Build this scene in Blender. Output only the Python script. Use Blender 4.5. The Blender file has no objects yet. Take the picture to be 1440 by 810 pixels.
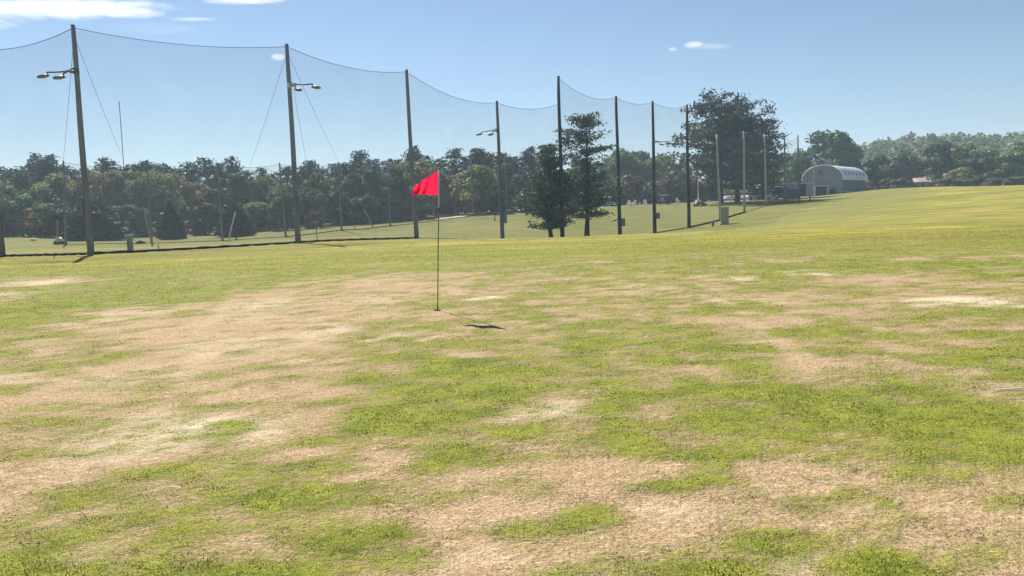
import bpy, math, random
import numpy as np
from mathutils import Vector, Matrix

random.seed(7)
RNG = np.random.default_rng(11)
SC = bpy.context.scene
COL = SC.collection
R = math.radians

# ------------------------------------------------------------------ camera
F = 1040.0                       # focal length in pixels of a 1440 px wide frame
PITCH, ROLL, CAMZ = R(5.8), R(2.0), 1.5
fwd = Vector((0, math.cos(PITCH), -math.sin(PITCH)))
up0 = Vector((0, math.sin(PITCH), math.cos(PITCH)))
rt0 = Vector((1, 0, 0))
rt = rt0 * math.cos(ROLL) - up0 * math.sin(ROLL)
upv = up0 * math.cos(ROLL) + rt0 * math.sin(ROLL)
CAM = Vector((0, 0, CAMZ))
cd = bpy.data.cameras.new('camera')
cam = bpy.data.objects.new('camera', cd)
COL.objects.link(cam)
cam.matrix_world = Matrix(((rt.x, upv.x, -fwd.x, 0), (rt.y, upv.y, -fwd.y, 0), (rt.z, upv.z, -fwd.z, CAMZ), (0, 0, 0, 1)))
cd.sensor_width = 36
cd.lens = 36 * F / 1440
cd.clip_start = 0.05
cd.clip_end = 5000
SC.camera = cam


def ray(px, py):
    return fwd + rt * ((px - 720) / F) + upv * ((405 - py) / F)


def P(px, py, d):
    """point seen at that place of the photograph, d metres out along Y"""
    r = ray(px, py)
    return CAM + r * (d / r.y)


def px_of(x, y, z):
    v = Vector((x, y, z)) - CAM
    w = v.dot(fwd)
    return 720 + F * v.dot(rt) / w, 405 - F * v.dot(upv) / w


# ------------------------------------------------------------------ noise
def vnoise(x, y, seed=0):
    xi = np.floor(x).astype(np.int64); yi = np.floor(y).astype(np.int64)
    fx = x - xi; fy = y - yi
    fx = fx * fx * (3 - 2 * fx); fy = fy * fy * (3 - 2 * fy)

    def h(a, b):
        n = (a * 374761393 + b * 668265263 + seed * 974634721) & 0x7fffffff
        n = ((n ^ (n >> 13)) * 1274126177) & 0x7fffffff
        n = n ^ (n >> 16)
        return (n & 0xffff) / 65535.0
    return (h(xi, yi) * (1 - fx) + h(xi + 1, yi) * fx) * (1 - fy) + (h(xi, yi + 1) * (1 - fx) + h(xi + 1, yi + 1) * fx) * fy


def fbm(x, y, seed=0, oct=4, gain=0.5):
    s = 0; a = 1; t = 0
    for o in range(oct):
        s = s + a * vnoise(x * 2 ** o + 17.3 * o, y * 2 ** o - 9.1 * o, seed + o)
        t += a; a *= gain
    return s / t


# ------------------------------------------------------------------ terrain
ctrl = []
for X in (-120, -40, -14, -5, 0, 5, 14, 40, 120):
    for Y in (-40, -8, 3):
        ctrl.append((X, Y, 0.0))
for X in (-9, -4, 0, 4, 9):
    ctrl += [(X, 8, 0.0), (X * 1.5, 14, 0.0)]
for px, py, d in [
        (615, 436, 11.4), (4, 361, 43), (128, 358, 42), (419, 342, 48.3), (586, 336, 57),
        (500, 341, 43), (620, 339, 42), (700, 338, 41), (800, 334.5, 41), (870, 333, 41), (950, 330, 42), (1030, 323, 46),
        (707, 336.5, 70), (791, 334, 72.7), (776, 335, 74), (825, 331, 77), (872, 331.5, 83.8), (921, 329.5, 88), (969, 321, 92),
        (1012, 310, 97), (1047, 299, 105), (1078, 290, 118), (1104, 286, 122), (1124, 283, 127), (1145, 277, 150),
        (92, 345, 75), (213, 342, 77), (313, 339, 80), (400, 334, 85), (479, 325, 90), (547, 318, 102), (577, 314, 110),
        (665, 304, 115), (714, 299.5, 118), (20, 335, 104), (130, 339, 98), (238, 336, 98), (410, 325, 108), (-250, 342, 80), (-700, 350, 60),
        (700, 297, 135), (870, 291, 140), (1000, 284, 145), (1140, 277, 172), (1220, 268.5, 188),
        (1440, 333, 26), (1300, 338, 25), (1200, 336, 29), (1440, 300, 60), (1300, 300, 66), (1200, 300, 76), (1120, 300, 92),
        (1440, 263.5, 128), (1370, 263, 132), (1300, 263.5, 138), (1250, 265, 150), (1800, 250, 110), (1800, 300, 45)]:
    p = P(px, py, d)
    ctrl.append((p.x, p.y, p.z))
for X, Y, Z in [(-200, 140, -.2), (-60, 170, .3), (0, 190, 2), (60, 220, 3.4), (130, 190, 3.6), (200, 200, 4), (-500, 400, 0), (0, 500, 3),
                (500, 500, 5), (-900, 1100, 1), (900, 1100, 5), (-900, -60, 0), (900, -60, 2), (300, 100, 4)]:
    ctrl.append((X, Y, Z))
ctrl = np.array(ctrl)


def warp(x, y):
    yy = np.maximum(y, -50) + 60
    return np.stack([x / yy * 2.2, np.log(yy) * 1.6], -1)


_cu = warp(ctrl[:, 0], ctrl[:, 1])
_D = np.linalg.norm(_cu[:, None] - _cu[None], axis=-1)
_n = len(ctrl)
_A = np.zeros((_n + 3, _n + 3)); _A[:_n, :_n] = _D - 0.004 * np.eye(_n)
_Q = np.concatenate([np.ones((_n, 1)), _cu], 1); _A[:_n, _n:] = _Q; _A[_n:, :_n] = _Q.T
_W = np.linalg.solve(_A, np.concatenate([ctrl[:, 2], np.zeros(3)]))


def ground_z(x, y):
    x = np.atleast_1d(np.asarray(x, float)); y = np.atleast_1d(np.asarray(y, float))
    out = np.zeros(x.shape)
    xf, yf, of = x.ravel(), y.ravel(), out.ravel()
    for i in range(0, len(xf), 20000):
        u = warp(xf[i:i + 20000], yf[i:i + 20000])
        d = np.sqrt(((u[:, None] - _cu[None]) ** 2).sum(-1))
        of[i:i + 20000] = d @ _W[:_n] + _W[_n] + u @ _W[_n + 1:]
    z = of.reshape(x.shape)
    # gentle lumps of the turf
    amp = np.clip((y - 10) / 60, 0.0, 1.0)
    z = z + (fbm(x / 9, y / 9, 5, 3) - .5) * .20 * amp + (fbm(x / 1.7, y / 1.7, 9, 3) - .5) * .04 + (fbm(x / .3, y / .3, 19, 3) - .5) * .028 * np.clip((30 - y) / 15, 0, 1)
    return z


def gz(x, y):
    return float(ground_z(x, y)[0])


def ghit(px, py):
    """where the sight line of a pixel meets level ground (z = 0)"""
    r = ray(px, py)
    t = -CAMZ / r.z
    return CAM.x + r.x * t, CAM.y + r.y * t


# ------------------------------------------------------------------ helpers
def link(o):
    COL.objects.link(o); return o


def tag(o, label=None, cat=None, group=None, kind=None):
    if label: o['label'] = label
    if cat: o['category'] = cat
    if group: o['group'] = group
    if kind: o['kind'] = kind
    return o


def empty(name, loc, label=None, cat=None, group=None, rz=0):
    o = bpy.data.objects.new(name, None)
    o.empty_display_size = .3
    o.location = loc; o.rotation_euler = (0, 0, rz)
    link(o)
    return tag(o, label, cat, group)


def copy_tree(o, parent=None):
    c = o.copy(); link(c)
    if parent: c.parent = parent
    for ch in list(o.children):
        copy_tree(ch, c)
    return c


class MB:
    def __init__(s): s.v = []; s.f = []; s.sm = []

    def add(s, vs, fs, smooth=False):
        n = len(s.v); s.v += [tuple(v) for v in vs]
        s.f += [tuple(i + n for i in f) for f in fs]; s.sm += [smooth] * len(fs); return s

    def box(s, c, d, rz=0, M=None, bev=0.0):
        cx, cy, cz = c; hx, hy, hz = d[0] / 2, d[1] / 2, d[2] / 2
        if bev:
            b = min(bev, hx * .9, hy * .9, hz * .9)
            prof = [(hx - b, hy), (hx, hy - b), (hx, -hy + b), (hx - b, -hy), (-hx + b, -hy), (-hx, -hy + b), (-hx, hy - b), (-hx + b, hy)]
            lev = [(-hz, b), (-hz + b, 0), (hz - b, 0), (hz, b)]
            vs = []
            for z, ins in lev:
                for x, y in prof:
                    vs.append((x * (1 - ins / hx), y * (1 - ins / hy), z))
            fs = [tuple(range(8))]
            for k in range(3):
                for i in range(8):
                    j = (i + 1) % 8; fs.append((k * 8 + j, k * 8 + i, k * 8 + 8 + i, k * 8 + 8 + j))
            fs.append(tuple(range(31, 23, -1)))
        else:
            vs = [(x, y, z) for z in (-hz, hz) for x, y in ((-hx, -hy), (hx, -hy), (hx, hy), (-hx, hy))]
            fs = [(3, 2, 1, 0), (4, 5, 6, 7), (0, 1, 5, 4), (1, 2, 6, 5), (2, 3, 7, 6), (3, 0, 4, 7)]
        ca, sa = math.cos(rz), math.sin(rz)
        out = []
        for v in vs:
            x, y, z = v[0] * ca - v[1] * sa, v[0] * sa + v[1] * ca, v[2]
            w = Vector((x, y, z))
            if M: w = M @ w
            out.append((w.x + cx, w.y + cy, w.z + cz))
        return s.add(out, fs)

    def tube(s, pts, r, n=8, cap=True):
        pts = [Vector(p) for p in pts]
        rs = r if isinstance(r, (list, tuple)) else [r] * len(pts)
        vs = []; fs = []
        for i, p in enumerate(pts):
            a = pts[max(i - 1, 0)]; b = pts[min(i + 1, len(pts) - 1)]
            t = (b - a).normalized()
            h = Vector((0, 0, 1)) if abs(t.z) < .9 else Vector((0, 1, 0))
            u = t.cross(h).normalized(); w = u.cross(t).normalized()
            for k in range(n):
                an = 2 * math.pi * k / n
                vs.append(p + (u * math.cos(an) + w * math.sin(an)) * rs[i])
        for i in range(len(pts) - 1):
            for k in range(n):
                j = (k + 1) % n
                fs.append((i * n + k, i * n + j, i * n + n + j, i * n + n + k))
        m = len(pts)
        s.add(vs, fs, True)
        if cap:
            base = len(s.v) - m * n
            s.f.append(tuple(base + k for k in range(n - 1, -1, -1))); s.sm.append(False)
            s.f.append(tuple(base + (m - 1) * n + k for k in range(n))); s.sm.append(False)
        return s

    def build(s, name, mat, parent=None, loc=(0, 0, 0)):
        me = bpy.data.meshes.new(name)
        me.from_pydata(s.v, [], s.f)
        me.polygons.foreach_set('use_smooth', s.sm)
        me.materials.append(mat)
        me.update()
        o = bpy.data.objects.new(name, me); link(o)
        o.location = loc
        if parent: o.parent = parent
        return o


def np_mesh(name, verts, nside, mat, cols=None, attr='tint'):
    """many separate n-gons in one mesh: verts (N, nside, 3)"""
    N = verts.shape[0]
    me = bpy.data.meshes.new(name)
    me.vertices.add(N * nside); me.loops.add(N * nside); me.polygons.add(N)
    me.vertices.foreach_set('co', verts.reshape(-1).astype(np.float32))
    me.loops.foreach_set('vertex_index', np.arange(N * nside, dtype=np.int32))
    me.polygons.foreach_set('loop_start', np.arange(0, N * nside, nside, dtype=np.int32))
    me.polygons.foreach_set('loop_total', np.full(N, nside, dtype=np.int32))
    if cols is not None:
        a = me.attributes.new(attr, 'FLOAT_COLOR', 'FACE')
        c4 = np.ones((N, 4), np.float32); c4[:, :3] = cols
        a.data.foreach_set('color', c4.reshape(-1))
    me.materials.append(mat)
    me.update(calc_edges=True)
    return me


# ------------------------------------------------------------------ materials
def new_mat(name):
    m = bpy.data.materials.new(name); m.use_nodes = True
    nt = m.node_tree
    for n in list(nt.nodes): nt.nodes.remove(n)
    return m, nt


class NT:
    def __init__(s, nt): s.nt = nt

    def n(s, t, **kw):
        nd = s.nt.nodes.new(t)
        for k, v in kw.items(): setattr(nd, k, v)
        return nd

    def l(s, a, b): s.nt.links.new(a, b)

    def val(s, sock, v):
        if hasattr(v, 'is_output') or isinstance(v, bpy.types.NodeSocket): s.l(v, sock)
        else: sock.default_value = v

    def math(s, op, a, b=None, clamp=False):
        nd = s.n('ShaderNodeMath', operation=op, use_clamp=clamp)
        s.val(nd.inputs[0], a)
        if b is not None: s.val(nd.inputs[1], b)
        return nd.outputs[0]

    def mix(s, f, a, b, blend='MIX'):
        nd = s.n('ShaderNodeMix', data_type='RGBA', blend_type=blend)
        s.val(nd.inputs[0], f)
        for sock, v in ((nd.inputs[6], a), (nd.inputs[7], b)):
            if isinstance(v, tuple) and len(v) == 3: v = v + (1,)
            s.val(sock, v)
        return nd.outputs[2]

    def noise(s, vec, scale, detail=4, rough=.55, out=0):
        nd = s.n('ShaderNodeTexNoise'); nd.inputs['Scale'].default_value = scale
        nd.inputs['Detail'].default_value = detail; nd.inputs['Roughness'].default_value = rough
        if vec is not None: s.l(vec, nd.inputs['Vector'])
        return nd.outputs[out]

    def ramp(s, v, lo, hi):
        nd = s.n('ShaderNodeMapRange', interpolation_type='SMOOTHSTEP')
        s.val(nd.inputs[0], v); s.val(nd.inputs[1], lo); s.val(nd.inputs[2], hi)
        return nd.outputs[0]


def simple(name, col, rough=.6, var=.25, scale=3.0, metal=0.0, bump=0.0, stretch=(1, 1, 1), spec=.3):
    m, nt = new_mat(name); g = NT(nt)
    tc = g.n('ShaderNodeTexCoord'); mp = g.n('ShaderNodeMapping'); mp.inputs['Scale'].default_value = stretch
    g.l(tc.outputs['Object'], mp.inputs[0])
    nz = g.noise(mp.outputs[0], scale, 5, .6)
    c = tuple(col)
    lo = tuple(max(0, x * (1 - var)) for x in c); hi = tuple(min(1, x * (1 + var)) for x in c)
    cc = g.mix(g.ramp(nz, .3, .7), lo, hi)
    b = g.n('ShaderNodeBsdfPrincipled'); g.l(cc, b.inputs['Base Color'])
    b.inputs['Roughness'].default_value = rough; b.inputs['Metallic'].default_value = metal
    b.inputs['Specular IOR Level'].default_value = spec
    if bump:
        bm = g.n('ShaderNodeBump'); bm.inputs['Strength'].default_value = bump; bm.inputs['Distance'].default_value = .02
        g.l(g.noise(mp.outputs[0], scale * 4, 4), bm.inputs['Height']); g.l(bm.outputs[0], b.inputs['Normal'])
    o = g.n('ShaderNodeOutputMaterial'); g.l(b.outputs[0], o.inputs[0])
    return m


def leaf_mat(name, trans=.35, rough=.55, objvar=.25):
    m, nt = new_mat(name); g = NT(nt)
    at = g.n('ShaderNodeAttribute', attribute_name='tint')
    oi = g.n('ShaderNodeObjectInfo')
    hs = g.n('ShaderNodeHueSaturation')
    g.l(at.outputs['Color'], hs.inputs['Color'])
    g.l(g.math('ADD', g.math('MULTIPLY', oi.outputs['Random'], .06), .47), hs.inputs['Hue'])
    g.l(g.math('ADD', g.math('MULTIPLY', oi.outputs['Random'], 2 * objvar), 1 - objvar), hs.inputs['Value'])
    c = hs.outputs[0]
    d = g.n('ShaderNodeBsdfDiffuse'); g.l(c, d.inputs[0])
    t = g.n('ShaderNodeBsdfTranslucent'); g.l(c, t.inputs[0])
    gl = g.n('ShaderNodeBsdfGlossy'); gl.inputs['Roughness'].default_value = rough; gl.inputs[0].default_value = (.8, .85, .9, 1)
    mx = g.n('ShaderNodeMixShader'); mx.inputs[0].default_value = trans
    g.l(d.outputs[0], mx.inputs[1]); g.l(t.outputs[0], mx.inputs[2])
    m2 = g.n('ShaderNodeMixShader'); m2.inputs[0].default_value = .035
    g.l(mx.outputs[0], m2.inputs[1]); g.l(gl.outputs[0], m2.inputs[2])
    o = g.n('ShaderNodeOutputMaterial'); g.l(m2.outputs[0], o.inputs[0])
    return m


M = {}
M['wood'] = simple('weathered_wood', (.13, .135, .15), .8, .3, 2, bump=.3, stretch=(6, 6, .4))
M['wood2'] = simple('grey_wood', (.175, .185, .21), .8, .25, 2, bump=.3, stretch=(6, 6, .4))
M['dark_wood'] = simple('dark_pole', (.03, .032, .038), .7, .3, 2, stretch=(6, 6, .4))
M['pale_metal'] = simple('pale_metal', (.34, .35, .35), .5, .15, 2)
M['galv'] = simple('galvanised', (.30, .31, .33), .5, .15, 4, metal=.3)
M['arm'] = simple('arm_metal', (.09, .095, .10), .5, .2, 4)
M['lamp'] = simple('lamp_housing', (.16, .165, .17), .45, .15, 4)
M['lens'] = simple('lamp_lens', (.75, .76, .74), .25, .05, 4)
M['box'] = simple('box_grey', (.16, .175, .19), .5, .15, 4)
M['band'] = simple('white_band', (.7, .7, .68), .6, .1, 4)
M['cable'] = simple('cable', (.02, .022, .025), .6, .2, 4)
M['hem'] = simple('net_hem', (.012, .012, .014), .8, .3, 6)
M['white'] = simple('white_paint', (.72, .72, .70), .5, .08, 3)
M['stake'] = simple('tan_stake', (.36, .28, .18), .8, .2, 6)
M['black'] = simple('black_plastic', (.018, .018, .02), .5, .2, 4)
M['glassy'] = simple('dark_glass', (.02, .025, .03), .1, .1, 4, spec=.6)
M['bark'] = simple('bark', (.055, .045, .038), .9, .4, 4, bump=.5, stretch=(4, 4, .8))
M['pin_dark'] = simple('pin_dark', (.10, .10, .095), .45, .2, 4)
M['pin_light'] = simple('pin_light', (.5, .5, .5), .4, .1, 4)
M['tanbox'] = simple('tan_box', (.36, .31, .22), .7, .15, 3)
M['concrete'] = simple('concrete', (.42, .39, .34), .85, .15, 5)
M['redcloth'] = simple('red_cloth', (.6, .03, .05), .8, .1, 6)
M['leaf'] = leaf_mat('leaves', .45)
M['needle'] = leaf_mat('needles', .15, .5, .15)


def net_mat(name, fac):
    m, nt = new_mat(name); g = NT(nt)
    tc = g.n('ShaderNodeTexCoord')
    nz = g.noise(tc.outputs['Object'], .35, 3)
    d = g.n('ShaderNodeBsdfDiffuse'); d.inputs[0].default_value = (.10, .11, .125, 1)
    tl = g.n('ShaderNodeBsdfTranslucent'); tl.inputs[0].default_value = (.05, .055, .065, 1)
    ad = g.n('ShaderNodeMixShader'); ad.inputs[0].default_value = .5
    g.l(d.outputs[0], ad.inputs[1]); g.l(tl.outputs[0], ad.inputs[2])
    t = g.n('ShaderNodeBsdfTransparent')
    mx = g.n('ShaderNodeMixShader')
    g.l(g.math('ADD', g.math('MULTIPLY', nz, fac * .5), fac * .75), mx.inputs[0])
    g.l(t.outputs[0], mx.inputs[1]); g.l(ad.outputs[0], mx.inputs[2])
    o = g.n('ShaderNodeOutputMaterial'); g.l(mx.outputs[0], o.inputs[0])
    return m


M['net'] = net_mat('fine_netting', .19)
M['net_far'] = net_mat('fine_netting_far', .13)


def cloth_mat(name, col):
    m, nt = new_mat(name); g = NT(nt)
    tc = g.n('ShaderNodeTexCoord')
    c = g.mix(g.noise(tc.outputs['Object'], 9, 3), tuple(x * .85 for x in col), col)
    d = g.n('ShaderNodeBsdfDiffuse'); g.l(c, d.inputs[0])
    t = g.n('ShaderNodeBsdfTranslucent'); g.l(c, t.inputs[0])
    mx = g.n('ShaderNodeMixShader'); mx.inputs[0].default_value = .55
    g.l(d.outputs[0], mx.inputs[1]); g.l(t.outputs[0], mx.inputs[2])
    o = g.n('ShaderNodeOutputMaterial'); g.l(mx.outputs[0], o.inputs[0])
    return m


M['flag'] = cloth_mat('flag_cloth', (.86, .022, .085))
M['flag_white'] = cloth_mat('flag_white', (.8, .78, .78))

# ------------------------------------------------------------------ turf: where it is green, bare, yellow
# (centre, half size in the photograph) -> ellipses lying on the ground, in metres
PATCH = [
    # dry
    (150, 520, 270, 70, -1.0), (330, 445, 230, 32, -.9), (330, 585, 190, 40, -1.0), (90, 640, 200, 45, -1.0), (480, 405, 170, 18, -.8),
    (40, 560, 160, 60, -.5), (545, 632, 80, 22, -.8), (760, 680, 170, 40, -.95), (620, 735, 80, 22, -.8), (920, 720, 110, 45, -.9),
    (1000, 665, 90, 16, -.7), (1250, 690, 210, 42, -1.0), (1380, 770, 140, 50, -.9), (690, 800, 90, 30, -.8), (330, 790, 110, 26, -.7), (400, 640, 45, 12, -.5),
    (90, 790, 60, 14, -.7), (250, 750, 120, 22, -.35), (980, 765, 70, 30, -.7), (1150, 800, 50, 18, -.8), (1060, 740, 90, 22, -.6), (850, 795, 60, 25, -.5),
    (1080, 425, 130, 10, -.8), (1270, 425, 170, 12, -1.0), (1210, 395, 160, 8, -.7), (1380, 460, 90, 10, -.6), (1030, 447, 60, 8, -.6), (1250, 490, 150, 14, -.6),
    (1180, 510, 110, 12, -.6), (800, 575, 80, 22, -.7), (900, 525, 70, 12, -.7), (700, 500, 60, 10, -.6), (660, 497, 30, 9, -.6), (840, 548, 40, 10, -.6), (980, 540, 60, 14, -.6),
    (680, 420, 32, 4, -1.2), (1150, 590, 60, 18, -.5), (520, 560, 60, 16, -.5), (960, 400, 120, 8, -.4), (820, 430, 90, 9, -.4), (1000, 610, 30, 9, -.6),
    (60, 398, 50, 7, -.7), (1420, 655, 60, 15, -.5), (1090, 480, 60, 9, -.35), (560, 700, 40, 14, -.3),
    # green
    (170, 425, 200, 26, .9), (30, 440, 110, 28, .8), (330, 392, 150, 12, .8), (470, 385, 110, 6, .7),
    (620, 595, 110, 28, 1.2), (690, 520, 70, 22, 1.0), (560, 545, 90, 18, .8), (620, 515, 60, 12, .8), (720, 555, 50, 20, .7), (860, 535, 50, 20, .6),
    (150, 500, 60, 8, .8), (315, 503, 50, 10, 1.0), (205, 497, 45, 7, .8), (90, 470, 30, 6, .7), (65, 550, 25, 5, .8), (420, 462, 60, 7, .6), (20, 598, 60, 9, 1.0), (330, 565, 25, 4, .6), (120, 595, 40, 8, .5),
    (240, 655, 130, 22, 1.3), (320, 622, 60, 13, 1.0), (130, 690, 110, 24, .9), (40, 745, 100, 40, 1.0), (20, 800, 70, 30, 1.0), (400, 700, 45, 22, .9), (260, 755, 80, 16, .7), (330, 740, 60, 10, .8),
    (500, 625, 25, 9, .8), (590, 655, 40, 16, .9), (600, 705, 50, 14, .7), (535, 775, 60, 22, .9), (520, 690, 50, 14, .4),
    (820, 722, 55, 16, 1.2), (850, 693, 40, 10, .6), (790, 645, 50, 8, .7), (880, 640, 60, 14, .6), (940, 600, 80, 16, .5),
    (1130, 555, 150, 28, 1.1), (1290, 590, 150, 46, 1.3), (1330, 640, 90, 20, .9), (1050, 585, 90, 20, .8), (1080, 640, 110, 18, .6), (1020, 500, 70, 12, .8), (1240, 530, 90, 14, .9), (1430, 530, 80, 12, .8), (1420, 580, 70, 30, .6),
    (1160, 465, 100, 12, .7), (1350, 470, 50, 6, .9), (1000, 425, 60, 8, .7), (900, 470, 110, 18, .4), (1380, 497, 50, 8, .7), (1100, 375, 200, 8, .6), (1400, 375, 120, 8, .9), (1300, 372, 90, 5, .7),
    (1010, 677, 60, 8, .8), (1125, 697, 18, 7, .7), (1115, 714, 30, 8, .7), (1100, 765, 55, 20, 1.1), (1240, 790, 50, 16, 1.2), (1290, 800, 30, 10, 1.1), (1400, 738, 60, 12, 1.0), (1430, 700, 24, 8, .8), (1020, 800, 40, 10, .9), (790, 805, 40, 12, .8), (910, 795, 35, 16, .8), (730, 780, 30, 10, .5),
]
_pw = []
for cx, cy, rx, ry, w in PATCH:
    if w < 0 and cy > 640 and cx > 400: w *= .55
    x0, y0 = ghit(cx, cy)
    xa, ya = ghit(cx + rx, cy); xb, yb = ghit(cx, cy + ry); xc, yc = ghit(cx, max(cy - ry, 335))
    _pw.append((x0, (yb + yc) / 2, math.hypot(xa - x0, 0) + .02, max(abs(yc - yb) / 2, .05), w))
PALE = [(120, 540, 160, 25, .35), (380, 480, 140, 18, .35), (150, 615, 130, 26, .8), (1340, 424, 90, 6, 1.2), (680, 420, 30, 3.5, 1.5), (1080, 382, 40, 3, 1), (1150, 385, 60, 3, .7), (1050, 425, 60, 5, .8), (60, 398, 40, 5, 1), (130, 387, 120, 4, .5), (10, 415, 20, 5, 1),
        (1240, 715, 130, 22, .4), (800, 580, 70, 14, .6), (640, 790, 90, 20, .5), (330, 600, 90, 16, .5), (1420, 430, 50, 6, 1), (1050, 392, 30, 3, .9), (820, 800, 50, 20, .5), (90, 790, 50, 8, .6), (250, 440, 250, 20, .25), (960, 715, 70, 14, .5), (1130, 800, 40, 10, .7)]
_pp = []
for cx, cy, rx, ry, w in PALE:
    x0, y0 = ghit(cx, cy); xa, _ = ghit(cx + rx, cy); _, yb = ghit(cx, cy + ry); _, yc = ghit(cx, cy - ry)
    _pp.append((x0, (yb + yc) / 2, abs(xa - x0) + .02, max(abs(yc - yb) / 2, .05), w))


def ell_sum(pw, x, y, wx, wy):
    s = np.zeros(np.shape(x))
    for cx, cy, rx, ry, w in pw:
        q = ((x + wx * rx - cx) / rx) ** 2 + ((y + wy * ry - cy) / ry) ** 2
        s += w * np.exp(-q * q * .8)
    return s


def turf(x, y):
    wx = (fbm(x / .9, y / .9, 21, 4) - .5) * 1.3
    wy = (fbm(x / .9, y / .9, 37, 4) - .5) * 1.3
    k = np.clip((y - 2) / 9, .25, 1)
    big = fbm(x / 1.3, y / 1.0, 3, 6, .68) - .5
    fine = fbm(x / .36, y / .26, 13, 4, .65) - .5
    lush = .035 * np.clip((x + 1.2) / 2.5, -1, 1) * np.clip((y - 4) / 3, 0, 1)
    g = .50 + lush + .29 * np.tanh(1.15 * ell_sum(_pw, x, y, wx, wy)) + .95 * big + 1.35 * fine + .9 * np.clip(fbm(x / .2, y / .13, 83, 3, .6) - .62, 0, 1)
    far = np.clip((y - 19) / 9, 0, 1)
    g = g * (1 - far * .8) + far * .8 * (.92 + 1.0 * (fbm(x / 14, y / 5, 71, 4) - .5))
    pale = np.clip(ell_sum(_pp, x, y, wx, wy) + .9 * (fbm(x / 1.1, y / 1.1, 51, 4) - .62), 0, 1)
    return np.clip(g, 0, 1), pale * (1 - far)


def yellow(x, y):
    """sun-bleached mown rough beyond the worn green"""
    px_ang = x / np.maximum(y, 1)
    f = np.clip((y - 20) / 12, 0, 1)
    f = f * np.clip(1 - (y - 46) / 26 * np.clip(1.0 - (px_ang - .33) * 4, 0, 1), .18, 1)
    s = fbm(x / 10, y / 2.5, 91, 4) - .5
    return np.clip(f * (.75 + 1.3 * s), 0, 1)


# ground sheet
def spread(lo, hi, n, s, c=0.0):
    a, b = math.asinh((lo - c) / s), math.asinh((hi - c) / s)
    return c + s * np.sinh(np.linspace(a, b, n))


gx = spread(-1500, 1500, 520, 4.0)
gy = spread(-60, 1600, 560, 6.0, 5.0)
GX, GY = np.meshgrid(gx, gy)
GZ = ground_z(GX, GY)
nx, ny = len(gx), len(gy)
me = bpy.data.meshes.new('ground')
me.vertices.add(nx * ny)
me.vertices.foreach_set('co', np.stack([GX, GY, GZ], -1).reshape(-1).astype(np.float32))
idx = np.arange(nx * ny).reshape(ny, nx)
q = np.stack([idx[:-1, :-1], idx[:-1, 1:], idx[1:, 1:], idx[1:, :-1]], -1).reshape(-1, 4)
me.loops.add(q.size); me.polygons.add(len(q))
me.loops.foreach_set('vertex_index', q.reshape(-1).astype(np.int32))
me.polygons.foreach_set('loop_start', np.arange(0, q.size, 4, dtype=np.int32))
me.polygons.foreach_set('loop_total', np.full(len(q), 4, np.int32))
me.polygons.foreach_set('use_smooth', np.ones(len(q), bool))
tg, tp = turf(GX, GY)
ty = yellow(GX, GY)
tb = np.exp(-((GY - 29.5 - .5 * np.sin(GX * .3)) / (1.1 + .05 * np.maximum(GX, 0))) ** 2) * np.clip((GX - 8) / 12, 0, 1) * np.clip(.2 + 1.5 * fbm(GX / 3, GY / .8, 44, 4), 0, 1)
for nm, arr in (('green', tg), ('pale', tp), ('yellow', ty), ('brown', tb)):
    a = me.attributes.new(nm, 'FLOAT', 'POINT'); a.data.foreach_set('value', arr.reshape(-1).astype(np.float32))
me.update(calc_edges=True)


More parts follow.
